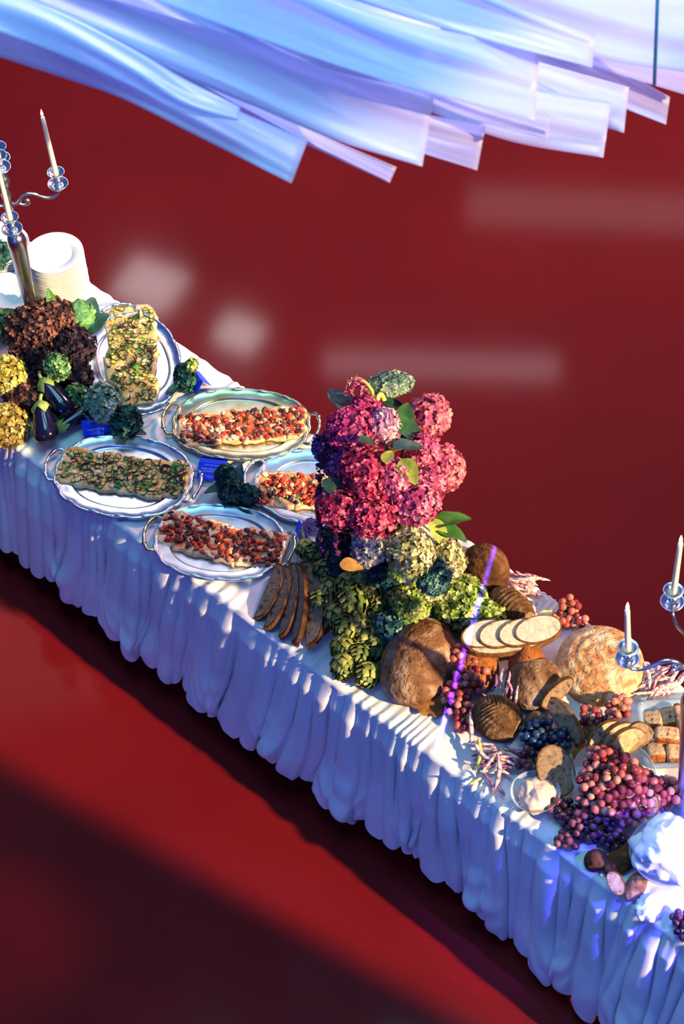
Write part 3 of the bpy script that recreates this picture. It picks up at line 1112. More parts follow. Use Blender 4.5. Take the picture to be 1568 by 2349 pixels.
# eggplants
MT['eggplant'] = noisy('eggplant_skin', [(0.3, '#0e0a1c'), (0.7, '#1a1230')], 8, 2, .12, spec=.7)
MT['calyx'] = noisy('eggplant_cap', [(0.3, '#5c7c34'), (0.7, '#a4b860')], 30, 3, .6)


def eggplant(pa, pb, za, zb, r, label):
    a, b = P(*pa, za), P(*pb, zb)
    root = empty('eggplant', a, label, 'eggplant', 'eggplants of the left display')
    d = b - a
    L = np.linalg.norm(d)
    x, y, n = basis(d)
    pr = [(0.0, 0), (.45, .01), (.62, .08), (.74, .25), (.90, .5), (1.0, .72), (.93, .86), (.70, .95), (.35, .99), (0, 1.0)]
    v, f = lathe([(q * r, t * L) for q, t in spline([(p[0], p[1], 0) for p in pr], 26)[:, :2]], 26, False)
    R = np.stack([x, y, n], 1)
    obj('body', (v @ R.T, f), MT['eggplant'], root)
    V, F = [], []
    m = 20
    for i, (q, t) in enumerate([(0.20, -.06), (.5, -.005), (.72, .09), (.82, .19)]):
        for j in range(m):
            aa = 2 * PI * j / m
            tt = t + (.09 * (math.cos(aa * 5) if i == 3 else 0))
            V.append((q * r * math.cos(aa), q * r * math.sin(aa), tt * L))
    F = [(i * m + j, i * m + (j + 1) % m, (i + 1) * m + (j + 1) % m, (i + 1) * m + j) for i in range(3) for j in range(m)]
    obj('calyx', (np.array(V) @ R.T, F), MT['calyx'], root)
    st = spline([(0, 0, -.02 * L), (.002, 0, -.12 * L), (.012, .004, -.22 * L)], 7)
    obj('stem', tube(st @ R.T, np.linspace(.010, .0075, 7), 8), MT['calyx'], root)


eggplant((93, 925), (110, 1018), .93, .835, .058, 'front eggplant with a yellow-green cap, hanging over the cloth edge')
eggplant((98, 873), (158, 955), .95, .85, .055, 'eggplant behind, its green cap below the small green hydrangea')
eggplant((132, 985), (212, 935), .83, .83, .040, 'dark slim eggplant lying toward the grey-green ball')

# ------------------------------------------------------------------ blue dish cards
MT['card'] = noisy('blue_card', [(0.3, '#0a3ce0'), (0.7, '#1448ee')], 10, 2, .5)
MT['print'] = plain('white_print', '#f4f6ff', .6)


def text_mesh(body, size):
    cu = bpy.data.curves.new('t', 'FONT')
    cu.body = body
    cu.size = size
    cu.align_x = 'CENTER'
    cu.align_y = 'CENTER'
    cu.space_line = 1.0
    o = bpy.data.objects.new('t', cu)
    COL.objects.link(o)
    bpy.context.view_layer.update()
    me = bpy.data.meshes.new_from_object(o.evaluated_get(bpy.context.evaluated_depsgraph_get()))
    bpy.data.objects.remove(o)
    me.materials.clear()
    me.materials.append(MT['print'])
    me.name = 'lettering'
    return me


def card(c, yaw, W, H, slope, lines, label):
    """folded tent card; local -y side faces the reader"""
    root = empty('dish_card', (c[0], c[1], Z0), label, 'card', 'blue dish cards on the buffet')
    root.rotation_euler = (0, 0, yaw)
    s = math.radians(slope)
    hy, hz = H * math.cos(s), H * math.sin(s)
    t = .0007
    for sg in (-1, 1):
        V = np.array([(-W / 2, sg * hy, 0), (W / 2, sg * hy, 0), (W / 2, 0, hz), (-W / 2, 0, hz)])
        nrm = np.array([0, sg * math.sin(s), math.cos(s)]) * t
        V = np.vstack([V + nrm, V - nrm])
        o = obj('panel', (V, [(0, 1, 2, 3), (7, 6, 5, 4), (0, 4, 5, 1), (1, 5, 6, 2), (2, 6, 7, 3), (3, 7, 4, 0)]), MT['card'], root, smooth=False)
        if sg == -1:
            x = np.array([1.0, 0, 0])
            y = np.array([0, math.cos(s), math.sin(s)])
            n = np.cross(x, y)
            for body, size, f in lines:
                p = np.array([0, -hy, 0]) + y * H * f + n * .0013
                link('lettering', text_mesh(body, size), o, frame(x, y, n, p))


card(P(219, 978, Z0 + .02), math.radians(8),   .118, .082, 62, [('YOUR TABLE FEASTS', .0075, .84), ('Margherita Pizza', .0115, .40)], 'blue card reading Margherita Pizza before the grey-green hydrangea')
card(P(487, 1072, Z0 + .01), math.radians(-14), .118, .075, 30, [('YOUR TABLE FEASTS', .007, .88), ('Grilled bell peppers,\ntuna and bottarga', .0105, .58), ('Contains fish, milk\nand gluten', .006, .2)], 'blue card reading Grilled bell peppers between the trays')
card(P(452, 868, Z0 + .03), math.radians(-60), .11, .07, 55, [('YOUR TABLE FEASTS', .007, .85), ('Zucchini Pizza', .010, .55), ('Contains milk\nand gluten', .006, .22)], 'blue tent card seen from its end by the gilded tray')
card(P(697, 1225, Z0 + .03), math.radians(-72), .11, .07, 72, [('YOUR TABLE FEASTS', .007, .85), ('Salsiccia Pizza', .010, .5)], 'blue card seen almost edge-on left of the pink flowers')

# ------------------------------------------------------------------ the tall flower arrangement
TB = P(905, 1310, Z0)
D0 = depth_of(TB + [0, 0, .62])
MT['urn'] = noisy('dark_urn', [(0.3, '#1a1a20'), (0.7, '#2e2c34')], 10, 3, .4)
urn = empty('flower_urn', TB, 'dark footed urn carrying the tall pink arrangement', 'urn')
obj('bowl', lathe([(0, .30), (.03, .30), (.06, .33), (.10, .40), (.12, .46), (.115, .47), (.105, .46), (0, .42)], 28), MT['urn'], urn)
obj('foot', lathe([(0, 0), (.09, 0), (.09, .015), (.05, .03), (.03, .06), (.028, .26), (.035, .30), (0, .30)], 28), MT['urn'], urn)
HUB = TB + np.array([0, 0, .50])
G = 'hydrangeas of the tall arrangement'
for (x, y, r, colr, tw, fp, lbl) in [
        (800, 990, 56, 'magenta', .20, 7.5, 'magenta hydrangea at the upper left of the tall arrangement'),
        (836, 950, 42, 'magenta', .12, 7.5, 'magenta hydrangea under the arching yellow stem'),
        (884, 978, 38, 'palepink', .22, 8, 'pale pink hydrangea in the middle top of the arrangement'),
        (986, 955, 46, 'salmon', .10, 11, 'salmon hydrangea with large florets, uppermost on the right'),
        (1018, 1078, 46, 'salmon', .10, 10, 'salmon hydrangea sticking out farthest right'),
        (970, 1040, 40, 'pink', .18, 8, 'pink hydrangea between the two salmon heads'),
        (838, 1092, 62, 'crimson', .30, 8, 'large crimson hydrangea in the centre of the arrangement'),
        (905, 1100, 46, 'pink', .30, 8, 'pink hydrangea right of the central crimson head'),
        (985, 1108, 38, 'pink', .20, 8, 'pink hydrangea below the olive leaf on the right'),
        (952, 1155, 58, 'pink', .28, 8, 'mauve-pink hydrangea at the lower right above the cream ball'),
        (776, 1168, 50, 'crimson', .25, 8, 'crimson hydrangea at the lower left by the trailing amaranth'),
        (858, 1185, 46, 'crimson', .30, 8, 'crimson hydrangea at the bottom middle of the pink mass'),
        (915, 1172, 30, 'violet', .22, 8, 'shaded violet hydrangea deep between the lower pink heads'),
        (742, 1030, 27, 'violet', .08, 7, 'lavender hydrangea at the far left of the arrangement'),
        (778, 1062, 38, 'mauve', .14, 8, 'mauve hydrangea behind the central crimson head'),
        (740, 1140, 18, 'mauve', .10, 7, 'small mauve hydrangea by the hanging amaranth'),
        (930, 1005, 24, 'violet', .05, 8, 'dark violet hydrangea behind the salmon head'),
        (940, 1262, 57, 'cream', .30, 7.5, 'round cream hydrangea ball directly beneath the pink heads'),
        (852, 1250, 45, 'creamlilac', .26, 8, 'cream and lilac hydrangea left of the cream ball'),
        (1022, 1290, 46, 'cream', .12, 8, 'cream hydrangea with pink tinge right of the cream ball'),
        (925, 1308, 32, 'lime', .28, 8, 'yellow-green hydrangea just under the cream ball'),
        (990, 1320, 40, 'teal', .16, 8, 'shaded blue-green hydrangea below the cream ball'),
        (1025, 1248, 22, 'mauve', -.02, 8, 'small mauve hydrangea behind the cream heads on the right'),
        (715, 1208, 18, 'palepink', .02, 7, 'small pale pink hydrangea beside the edge-on card')]:
    hyd_at(x, y, r, colr, lbl, depth=D0 - tw + .04, group=G, fpx=fp, stem=HUB)
hyd_at(900, 884, 54, 'celadon', 'flat-topped green hydrangea crowning the arrangement', depth=D0 - .02, group=G, fpx=8, stem=HUB, squash=(1, .6, .38))
hyd_at(1058, 1383, 56, 'lime', 'large yellow-green hydrangea lying before the brown loaf', zc=.88, group=G, fpx=9.5)
hyd_at(1112, 1418, 44, 'lime', 'yellow-green hydrangea tip above the white bread slices', zc=.86, group=G, fpx=9.5)
hyd_at(1030, 1400, 40, 'green', 'green shaded hydrangea behind the big dusty loaf', zc=.85, group=G, fpx=9)
hyd_at(938, 1388, 48, 'lime', 'yellow-green hydrangea between the artichokes and the cream ball', zc=.92, group=G, fpx=8.5)
hyd_at(893, 1440, 38, 'teal', 'blue-green hydrangea above the artichokes nearest the loaf', zc=.87, group=G, fpx=8.5)
hyd_at(985, 1352, 34, 'cream', 'small cream hydrangea in the middle of the green heads', zc=.95, group=G, fpx=8)
hyd_at(1015, 1345, 34, 'teal', 'small shaded teal hydrangea by the brown loaf', zc=.92, group=G, fpx=8)
hyd_at(757, 1238, 34, 'darkteal', 'dark foliage head beneath the left crimson hydrangea', zc=.93, group=G, fpx=9)
hyd_at(803, 1248, 36, 'dark', 'near-black flower head left of the cream and lilac hydrangea', zc=.98, group=G, fpx=9)
hyd_at(782, 1300, 32, 'darkteal', 'dark green head behind the dry tan leaf', zc=.92, group=G, fpx=9)
hyd_at(880, 1312, 36, 'darkteal', 'dark green head in front of the urn', zc=1.0, group=G, fpx=9)
for (x, y, tw, L, W, m, yaw, pi_, ro, lbl) in [
        (927, 955, .20, .13, .085, 'leaf', 70, 25, 10, 'fresh green leaf between the pale pink and salmon heads'),
        (940, 985, .16, .12, .08, 'leaf_dark', -40, -10, 10, 'dark green leaf under the fresh one, upper right'),
        (938, 1020, .24, .13, .075, 'leaf_blue', 10, -5, -10, 'blue-green leaf in the gap of the pink flowers'),
        (905, 1028, .24, .12, .06, 'leaf_lime', 100, -40, 20, 'olive leaf beneath the pale pink head'),
        (937, 1080, .32, .11, .085, 'leaf_lime', -60, -15, 10, 'round olive leaf right of the central pink heads'),
        (890, 1045, .32, .07, .05, 'leaf_lime', 60, 10, 0, 'small lime leaf above the central crimson head'),
        (848, 1010, .30, .11, .06, 'leaf_dark', 30, -30, 0, 'dark leaf between magenta and pale pink heads'),
        (775, 1122, .26, .14, .075, 'leaf_dark', -30, -15, 10, 'dark green leaf between the left crimson heads'),
        (778, 915, .02, .14, .09, 'leaf_blue', 120, 20, 10, 'blue-green leaf at the upper left of the arrangement'),
        (905, 925, .05, .12, .07, 'leaf_dark', 20, -20, 0, 'dark leaf under the green crown'),
        (1033, 1190, .10, .15, .10, 'leaf', 10, 15, -15, 'big green leaf sticking out at the lower right'),
        (1030, 1215, .10, .15, .09, 'leaf', -25, 0, -10, 'green leaf hanging under the big one, lower right'),
        (1008, 1222, .12, .13, .07, 'leaf_lime', -60, -25, 0, 'pale green leaf beside the cream ball'),
        (805, 1296, .26, .09, .06, 'leaf_dry', -10, 0, 10, 'dry tan leaf above the artichokes')]:
    leaf(x, y, D0 - tw, L, W, m, yaw, pi_, ro, lbl, group='leaves of the tall arrangement')
# amaranth tassels and the arching stems
MT['amaranth'] = noisy('amaranth', [(0.3, '#2c1030'), (0.6, '#5a1c4c'), (0.8, '#8a3060')], 60, 3, .8, island=.5)
MT['amaranth_pink'] = noisy('amaranth_pink', [(0.3, '#a83c60'), (0.6, '#d0607c'), (0.8, '#e894a0')], 60, 3, .8, island=.5)
MT['celery'] = noisy('arching_stem', [(0.3, '#c8b83c'), (0.7, '#e8dc80')], 20, 2, .5)


def tassel(pts, rad, mat, label, n):
    p = spline(pts, 40)
    root = empty('amaranth', p[0], label, 'flower', 'amaranth tassels')
    q = p - p[0]
    obj('stem', tube(q, .002, 6), MT['stem'], root)
    v, f = sphere(6, 5)
    mats = []
    for k in range(n):
        t = rng.uniform(0, len(q) - 1)
        i = int(t)
        c = q[i] + rng.normal(size=3) * rad * .5
        s = rad * rng.uniform(.35, .7)
        mats.append(((s, 0, 0, c[0]), (0, s, 0, c[1]), (0, 0, s, c[2])))
    o = obj('tassel', scatter(v, f, mats), MT[mat], root)
    o['kind'] = 'stuff'


tassel([PD(748, 1000, D0 - .15), PD(735, 1060, D0 - .17), PD(733, 1130, D0 - .17), PD(734, 1200, D0 - .16), PD(740, 1285, D0 - .14)], .014, 'amaranth', 'dark purple amaranth tassel hanging down the left of the arrangement', 170)
tassel([PD(776, 1190, D0 - .2), PD(770, 1230, D0 - .2), PD(775, 1275, D0 - .2)], .014, 'amaranth', 'short dark amaranth tassel under the left crimson head', 90)
for i, pts in enumerate([[(795, 935), (793, 900), (800, 872), (822, 868), (838, 885)], [(815, 935), (808, 905), (815, 882), (828, 890)], [(838, 945), (826, 915), (830, 890), (848, 905)]]):
    tassel([PD(x, y, D0 - .06 - .02 * i) for x, y in pts], .008, 'amaranth_pink', ['outermost pink amaranth spray arching at the upper left', 'inner pink amaranth spray under the arching stem', 'short pink amaranth spray right under the yellow stem'][i], 80)
st = empty('arching_stem', HUB, 'thick yellow stem arching over at the top of the arrangement', 'stem')
obj('stalk', tube(spline([PD(866, 948, D0 - .1) - HUB, PD(858, 915, D0 - .08) - HUB, PD(846, 888, D0 - .05) - HUB, PD(825, 870, D0 - .03) - HUB, PD(805, 872, D0 - .03) - HUB, PD(796, 890, D0 - .03) - HUB], 24), np.linspace(.011, .005, 24), 10), MT['celery'], st)
obj('stalk', tube(spline([PD(862, 940, D0 - .1) - HUB, PD(880, 960, D0 - .05) - HUB, HUB * 0 + [0, 0, .02]], 12), .008, 8), MT['celery'], st)
st2 = empty('arching_stem', HUB, 'short yellow stem curled beside the green crown', 'stem')
obj('stalk', tube(spline([PD(866, 935, D0 - .1) - HUB, PD(866, 912, D0 - .09) - HUB, PD(874, 905, D0 - .08) - HUB, PD(882, 920, D0 - .08) - HUB], 14), .010, 8), MT['celery'], st2)

# ------------------------------------------------------------------ artichokes
MT['bract'] = noisy('artichoke_bract', [(0.25, '#47663a'), (0.5, '#8f9c4a'), (0.7, '#c8c068'), (0.85, '#a08a58')], 16, 3, .55, objrand=.5, trans=.08)


def bract_mesh():
    V = []
    for i in range(5):
        t = i / 4
        w = [.55, .95, 1.0, .62, .04][i]
        for j in range(5):
            q = 2 * j / 4 - 1
            V.append((w * q * .5, .10 * (1 - q * q) + .05 * math.sin(t * PI) - .12 * t * t, t))
    return mkmesh('bract', V, grid_faces(5, 5), MT['bract'])


BRACT = bract_mesh()
v_, f_ = sphere(12, 8)
ARTCORE = mkmesh('heart', v_ * [.026, .026, .036], f_, MT['bract'])
ARTSTEM = mkmesh('stem', *tube([(0, 0, -.09), (0, 0, -.06), (0, 0, -.025)], [.009, .009, .012], 8), MT['stem'])


def artichoke(px, py, zc, ax, r, label):
    c = P(px, py, zc)
    root = empty('artichoke', c, label, 'artichoke', 'artichokes heaped before the tall arrangement')
    a, b, n = basis(ax)
    root.matrix_world = frame(a * r, b * r, n * r, c)
    link('heart', ARTCORE, root)
    link('stem', ARTSTEM, root)
    rows = [(7, .020, -.030, 70, .036), (8, .029, -.020, 55, .040), (8, .031, -.006, 34, .042), (7, .027, .008, 16, .040), (6, .019, .020, 4, .034), (4, .010, .030, -6, .026)]
    for k, (m, rad, z, tilt, L) in enumerate(rows):
        for j in range(m):
            q = 2 * PI * (j + .5 * (k % 2)) / m + rng.uniform(-.08, .08)
            o_ = np.array([math.cos(q), math.sin(q), 0])
            tl = math.radians(tilt * .55 + rng.uniform(-6, 6))
            up = unit(np.array([0, 0, math.cos(tl)]) + o_ * math.sin(tl))
            x = np.array([-math.sin(q), math.cos(q), 0])
            y = np.cross(up, x)
            w = L * .85
            link('bract', BRACT, root, frame(x * w, -y * w if (-y) @ o_ > 0 else y * w, up * L, o_ * rad + np.array([0, 0, z])))


AX = [(740, 1378, .85, 1.0, 'artichoke leaning against the sliced dark bread'), (797, 1338, .93, 1.0, 'artichoke at the top of the heap under the dry leaf'),
      (835, 1316, .97, .9, 'artichoke highest on the right of the heap, half shaded'), (853, 1352, .93, .95, 'round artichoke facing the viewer in the upper heap'),
      (811, 1378, .90, 1.25, 'large blue-green shaded artichoke in the middle of the heap'), (875, 1380, .90, .9, 'olive artichoke touching the yellow-green hydrangea'),
      (774, 1410, .86, 1.05, 'dark artichoke low on the left with a bright tip'), (797, 1437, .86, 1.0, 'golden artichoke in the middle of the lower heap'),
      (828, 1428, .86, 1.0, 'shaded artichoke deep behind the golden one'), (786, 1482, .83, 1.0, 'artichoke on the cloth at the lower left of the heap'),
      (847, 1458, .84, .95, 'small artichoke below the blue-green hydrangea'), (826, 1502, .83, .95, 'upright artichoke between the three front ones'),
      (788, 1524, .825, 1.0, 'front left artichoke near the cloth edge'), (846, 1545, .825, 1.0, 'frontmost artichoke beside the big dusty loaf'),
      (755, 1345, .87, .95, 'dim artichoke above the one leaning on the bread'), (862, 1408, .87, .9, 'dark artichoke behind the lower hydrangea'),
      (868, 1482, .83, .95, 'shaded artichoke against the left of the big loaf'), (745, 1310, .88, 1.0, 'dark green artichoke behind the bread slices'),
      (768, 1275, .88, 1.0, 'dark artichoke beneath the hanging amaranth'), (725, 1268, .86, .9, 'dark artichoke nearest the edge-on blue card'),
      (700, 1255, .84, .8, 'small dark artichoke left of the heap by the card')]
for k, (x, y, z, r, lbl) in enumerate(AX):
    d = unit(np.array([-.35 + .5 * math.sin(k * 2.3), -.75 + .3 * math.cos(k * 1.7), .18 + .3 * math.sin(k * 3.1)]))
    artichoke(x, y, z, d, r * 1.28, lbl)

# ------------------------------------------------------------------ bread
def bread_mat(name, cols, sc_=9, bump=.8, bs=40, rough=.85):
    """crust with flour, blisters and cracks"""
    m = noisy(name, cols, sc_, 8, rough, bump=bump, bscale=bs, spec=.15, dist=1.2)
    nt = m.node_tree
    N, L = nt.nodes, nt.links
    bp = next(n for n in N if n.type == 'BUMP')
    bp.inputs['Distance'].default_value = .02
    vo = N.new('ShaderNodeTexVoronoi')
    vo.feature = 'DISTANCE_TO_EDGE'
    vo.inputs['Scale'].default_value = bs * .55
    tc = next(n for n in N if n.type == 'TEX_COORD')
    ns = N.new('ShaderNodeTexNoise')
    ns.inputs['Scale'].default_value = bs * .4
    mx = N.new('ShaderNodeMixRGB')
    mx.inputs[0].default_value = .12
    L.new(tc.outputs['Object'], ns.inputs['Vector'])
    L.new(tc.outputs['Object'], mx.inputs[1])
    L.new(ns.outputs['Color'], mx.inputs[2])
    L.new(mx.outputs[0], vo.inputs['Vector'])
    mr = N.new('ShaderNodeMapRange')
    mr.inputs[1].default_value, mr.inputs[2].default_value = 0, .07
    L.new(vo.outputs['Distance'], mr.inputs[0])
    b2 = N.new('ShaderNodeBump')
    b2.inputs['Strength'].default_value = .55
    b2.inputs['Distance'].default_value = .006
    L.new(mr.outputs[0], b2.inputs['Height'])
    L.new(bp.outputs[0], b2.inputs['Normal'])
    L.new(b2.outputs[0], N['Principled BSDF'].inputs['Normal'])
    return m


MT['rye'] = bread_mat('rye_crust', [(0.3, '#3a2416'), (0.5, '#5f3c22'), (0.7, '#80583a')], 12, 1.0, 34)
MT['dusty'] = bread_mat('floured_crust', [(0.3, '#5c3a22'), (0.48, '#8a6444'), (0.6, '#a88a6c'), (0.78, '#cdbba0')], 9)
MT['floury'] = bread_mat('very_floured_crust', [(0.28, '#b0683c'), (0.45, '#d29a64'), (0.6, '#e6c899'), (0.8, '#f4e6cc')], 13)
MT['amber'] = bread_mat('amber_crust', [(0.3, '#7c4420'), (0.5, '#a86432'), (0.75, '#c88a50')], 8)
MT['ridge'] = bread_mat('ridged_crust', [(0.3, '#3c2818'), (0.5, '#6a4a2c'), (0.7, '#a07c50')], 16, .6, 60)
MT['crumb_dark'] = noisy('rye_crumb', [(0.3, '#4a382a'), (0.42, '#8c7258'), (0.7, '#a88c6c')], 55, 3, .9, bump=.6, bscale=120, spec=.1)
MT['crumb_tan'] = noisy('tan_crumb', [(0.3, '#5c3c2c'), (0.4, '#c49a74'), (0.7, '#dcb890')], 45, 3, .9, bump=.6, bscale=120, spec=.1)
MT['crumb_white'] = noisy('white_crumb', [(0.3, '#a89c78'), (0.45, '#cfc6a6'), (0.7, '#ddd6bc')], 40, 3, .9, bump=.5, bscale=120, spec=.1)
MT['crust_thin'] = bread_mat('thin_crust', [(0.3, '#5c3a1e'), (0.7, '#94683a')], 20, .4, 60)


def loaf(pa, pb, Wd, H, mat, label, zb=Z0, seed=0, flat=.35, power=2.2, ridge=None, tilt=(0, 0), cut=None, name='bread_loaf', lump=.05, group='loaves on the buffet'):
    """domed loaf from end to end of its long axis; ridge = (count, depth); cut = where the loaf was cut across"""
    zm = zb + H * .45
    a, b = P(*pa, zm), P(*pb, zm)
    L = np.linalg.norm((b - a)[:2])
    mid = (a + b) / 2
    ang = math.atan2(b[1] - a[1], b[0] - a[0])
    root = empty(name, (mid[0], mid[1], zb), label, 'bread', group)
    root.rotation_euler = (tilt[0], tilt[1], ang)
    nu, nv = (150, 64) if ridge else (72, 36)
    v, f = sphere(nu, nv)
    s = np.sign(v)
    rho = np.hypot(v[:, 0], v[:, 1])
    v = v.copy()
    v[:, 2] = np.where(v[:, 2] < 0, np.maximum(v[:, 2], -flat) , v[:, 2])
    disp = 1 + lump * n3(v, seed, 2.0, 3)
    v = v * disp[:, None] * np.array([L / 2, Wd / 2, H / (1 + flat)])
    if ridge:
        ph = (np.abs(v[:, 1]) * .75 + v[:, 0] * .9) if ridge[2] == 'v' else v[:, 0] if ridge[2] == 'x' else np.hypot(v[:, 0] / L, v[:, 1] / Wd) * L
        k = np.sin(ph / L * 2 * PI * ridge[0])
        up = np.clip(v[:, 2] / H + .2, 0, 1)
        v = v + v / (np.linalg.norm(v, axis=1)[:, None] + 1e-6) * (ridge[1] * k * up)[:, None]
    fm = None
    mats = mat
    if cut is not None:
        xc = cut * L / 2
        inside = v[:, 0] > xc
        v[inside, 0] = xc + .0005 * n3(v[inside] * 120, seed, 1, 1)
        fm = [1 if all(inside[i] for i in q) else 0 for q in f]
        mats = [mat, MT['crumb_dark']]
    v[:, 2] += flat * H / (1 + flat)
    obj('crust', (v, f), mats, root, fmat=fm)
    return root


def half_oval(L, H, n=26, kind='dome'):
    if kind == 'dome':
        t = np.linspace(0, PI, n)
        p = [(-L / 2 * math.cos(q), H * (math.sin(q) ** .75)) for q in t]
        return np.array(p)
    t = np.linspace(0, 2 * PI, n, endpoint=False)
    return np.stack([L / 2 * np.cos(t), H / 2 + H / 2 * np.sin(t)], -1)


def bread_slice(c, xdir, ydir, L, H, th, crumb_mat, label, kind='dome', group='bread slices', crust='crust_thin', name='bread_slice'):
    """slice with crumb faces and a crust rim; xdir along its length, ydir up its height, lying on its foot at c"""
    x = unit(xdir)
    y = unit(np.array(ydir) - x * (np.array(ydir) @ x))
    n = np.cross(x, y)
    root = empty(name, c, label, 'bread', group)
    root.matrix_world = frame(x, y, n, c)
    p = half_oval(L, H, 26, kind)
    m = len(p)
    ctr = p.mean(0)
    inn = ctr + (p - ctr) * .93
    V = np.vstack([np.c_[p, np.full(m, -th / 2)], np.c_[p, np.full(m, th / 2)]])
    V2 = np.vstack([np.c_[p, np.full(m, th / 2)], np.c_[inn, np.full(m, th / 2 + .0006)], np.c_[p, np.full(m, -th / 2)], np.c_[inn, np.full(m, -th / 2 - .0006)]])
    F = [(j, (j + 1) % m, m + (j + 1) % m, m + j) for j in range(m)]
    F2 = [(j, (j + 1) % m, m + (j + 1) % m, m + j) for j in range(m)] + [(2 * m + j, 3 * m + j, 3 * m + (j + 1) % m, 2 * m + (j + 1) % m) for j in range(m)]
    obj('crust', join((V, F), (V2, F2)), MT[crust], root, smooth=False)
    rows = [np.c_[inn, np.full(m, th / 2 + .0006)], np.c_[inn, np.full(m, -th / 2 - .0006)]]
    obj('crumb', (np.vstack(rows), [tuple(range(m)), tuple(range(2 * m - 1, m - 1, -1))]), MT[crumb_mat], root, smooth=False)
    return root


UP = np.array([0, 0, 1.0])
TOV = unit([0, -1, 0])            # toward the viewer
RT = np.array([1.0, 0, 0])

# the sliced dark loaf before the artichokes
for k, (pa, pb, wpx, tilt, lbl) in enumerate([
        ((650, 1292), (598, 1420), .085, 34, 'outer left crusty slice of the fanned dark loaf'),
        ((668, 1300), (622, 1445), .085, 38, 'second slice from the left of the fanned dark loaf'),
        ((682, 1295), (658, 1466), .085, 44, 'third narrow slice of the fanned dark loaf'),
        ((692, 1298), (690, 1482), .085, 50, 'middle slice of the fanned dark loaf showing its edge'),
        ((708, 1296), (722, 1492), .095, 26, 'broad grey slice of the fanned dark loaf, farthest forward'),
        ((726, 1300), (755, 1462), .09, 34, 'rightmost slice of the fanned dark loaf beside the artichokes')]):
    a, b = P(*pa, Z0 + .055), P(*pb, Z0 + .012)
    x = unit(b - a)
    side = unit(np.cross(UP, x))
    if side[0] < 0:
        side = -side
    t = math.radians(tilt)
    mid = (a + b) / 2 - np.array([0, 0, .022]) - side * .03 + np.array([0, 0, .010 * k])
    mid[2] = max(mid[2], Z0 + .012)
    bread_slice(mid, x, side * math.cos(t) + UP * math.sin(t), np.linalg.norm(b - a), wpx, .022, 'crumb_dark', lbl, group='slices of the fanned dark loaf', crust='rye', kind='dome')

loaf((912, 1602), (1000, 1418), .295, .165, MT['dusty'], 'big oblong floury brown loaf at the front edge right of the artichokes', seed=3, lump=.04)
loaf((1085, 1248), (1150, 1338), .21, .15, MT['rye'], 'dark brown cracked loaf at the back edge behind the green hydrangeas', seed=5, tilt=(.35, .1), zb=Z0 + .02, lump=.05)
loaf((1128, 1352), (1215, 1432), .15, .13, MT['ridge'], 'ridged half loaf standing before the dark brown loaf', seed=6, ridge=(12, .003, 'x'), cut=.75, zb=Z0 + .01)
loaf((1278, 1532), (1475, 1503), .39, .09, MT['floury'], 'huge round floury loaf with a swirl pattern, right of centre', seed=7, flat=.25, ridge=(9, .0028, 'r'), lump=.025)
loaf((1050, 1480), (1120, 1570), .21, .12, MT['amber'], 'amber loaf behind the bright red grapes', seed=8)
loaf((1160, 1545), (1290, 1580), .25, .14, MT['dusty'], 'dusty loaf in shade in the middle, left of the huge round loaf', seed=9, lump=.04)
loaf((1165, 1510), (1250, 1520), .15, .15, MT['amber'], 'orange-brown loaf under the white bread slices', seed=10)
loaf((1085, 1615), (1195, 1665), .185, .125, MT['ridge'], 'ridged half loaf with a leaf pattern in front of the red grapes', seed=11, ridge=(13, .0032, 'v'), cut=.9)
loaf((1205, 1665), (1250, 1640), .09, .06, MT['dusty'], 'small shaded roll behind the dark blue grapes', seed=12)
loaf((1335, 1665), (1400, 1680), .10, .06, MT['dusty'], 'small crusty piece of bread under the small red grapes', seed=13)
loaf((1340, 1975), (1395, 1965), .085, .07, MT['rye'], 'dark roll split open at the front edge of the right end', seed=14)
loaf((1300, 1900), (1400, 1890), .12, .05, MT['rye'], 'dark bread under the dark red grapes near the front edge', seed=15)
loaf((1385, 2000), (1470, 1935), .10, .06, MT['rye'], 'long dark roll below the big white cream bowl', seed=16)
loaf((1440, 2060), (1475, 2000), .075, .055, MT['dusty'], 'roll at the table edge beneath the cream bowl', seed=17)

# white slices fanned on the orange-brown loaf
for k, (x0, y0, L, lbl) in enumerate([(1122, 1468, .20, 'leftmost white bread slice of the overlapping row'), (1160, 1468, .19, 'second white bread slice of the overlapping row'),
                                      (1205, 1465, .19, 'third white bread slice of the overlapping row'), (1245, 1458, .20, 'rightmost white bread slice touching the huge round loaf')]):
    z = .935 + .006 * k
    c = P(x0, y0 + 16, z)
    bread_slice(c, unit([.95, .22, 0]), unit([-.15, .95, .16]), L, .12, .018, 'crumb_white', lbl, group='white slices in a row', kind='oval')
bread_slice(P(1190, 1497, .915), unit([.97, .16, 0]), unit([0, .96, .12]), .39, .125, .03, 'crumb_white', 'long white slice underneath the overlapping row', group='white slices in a row', kind='oval')

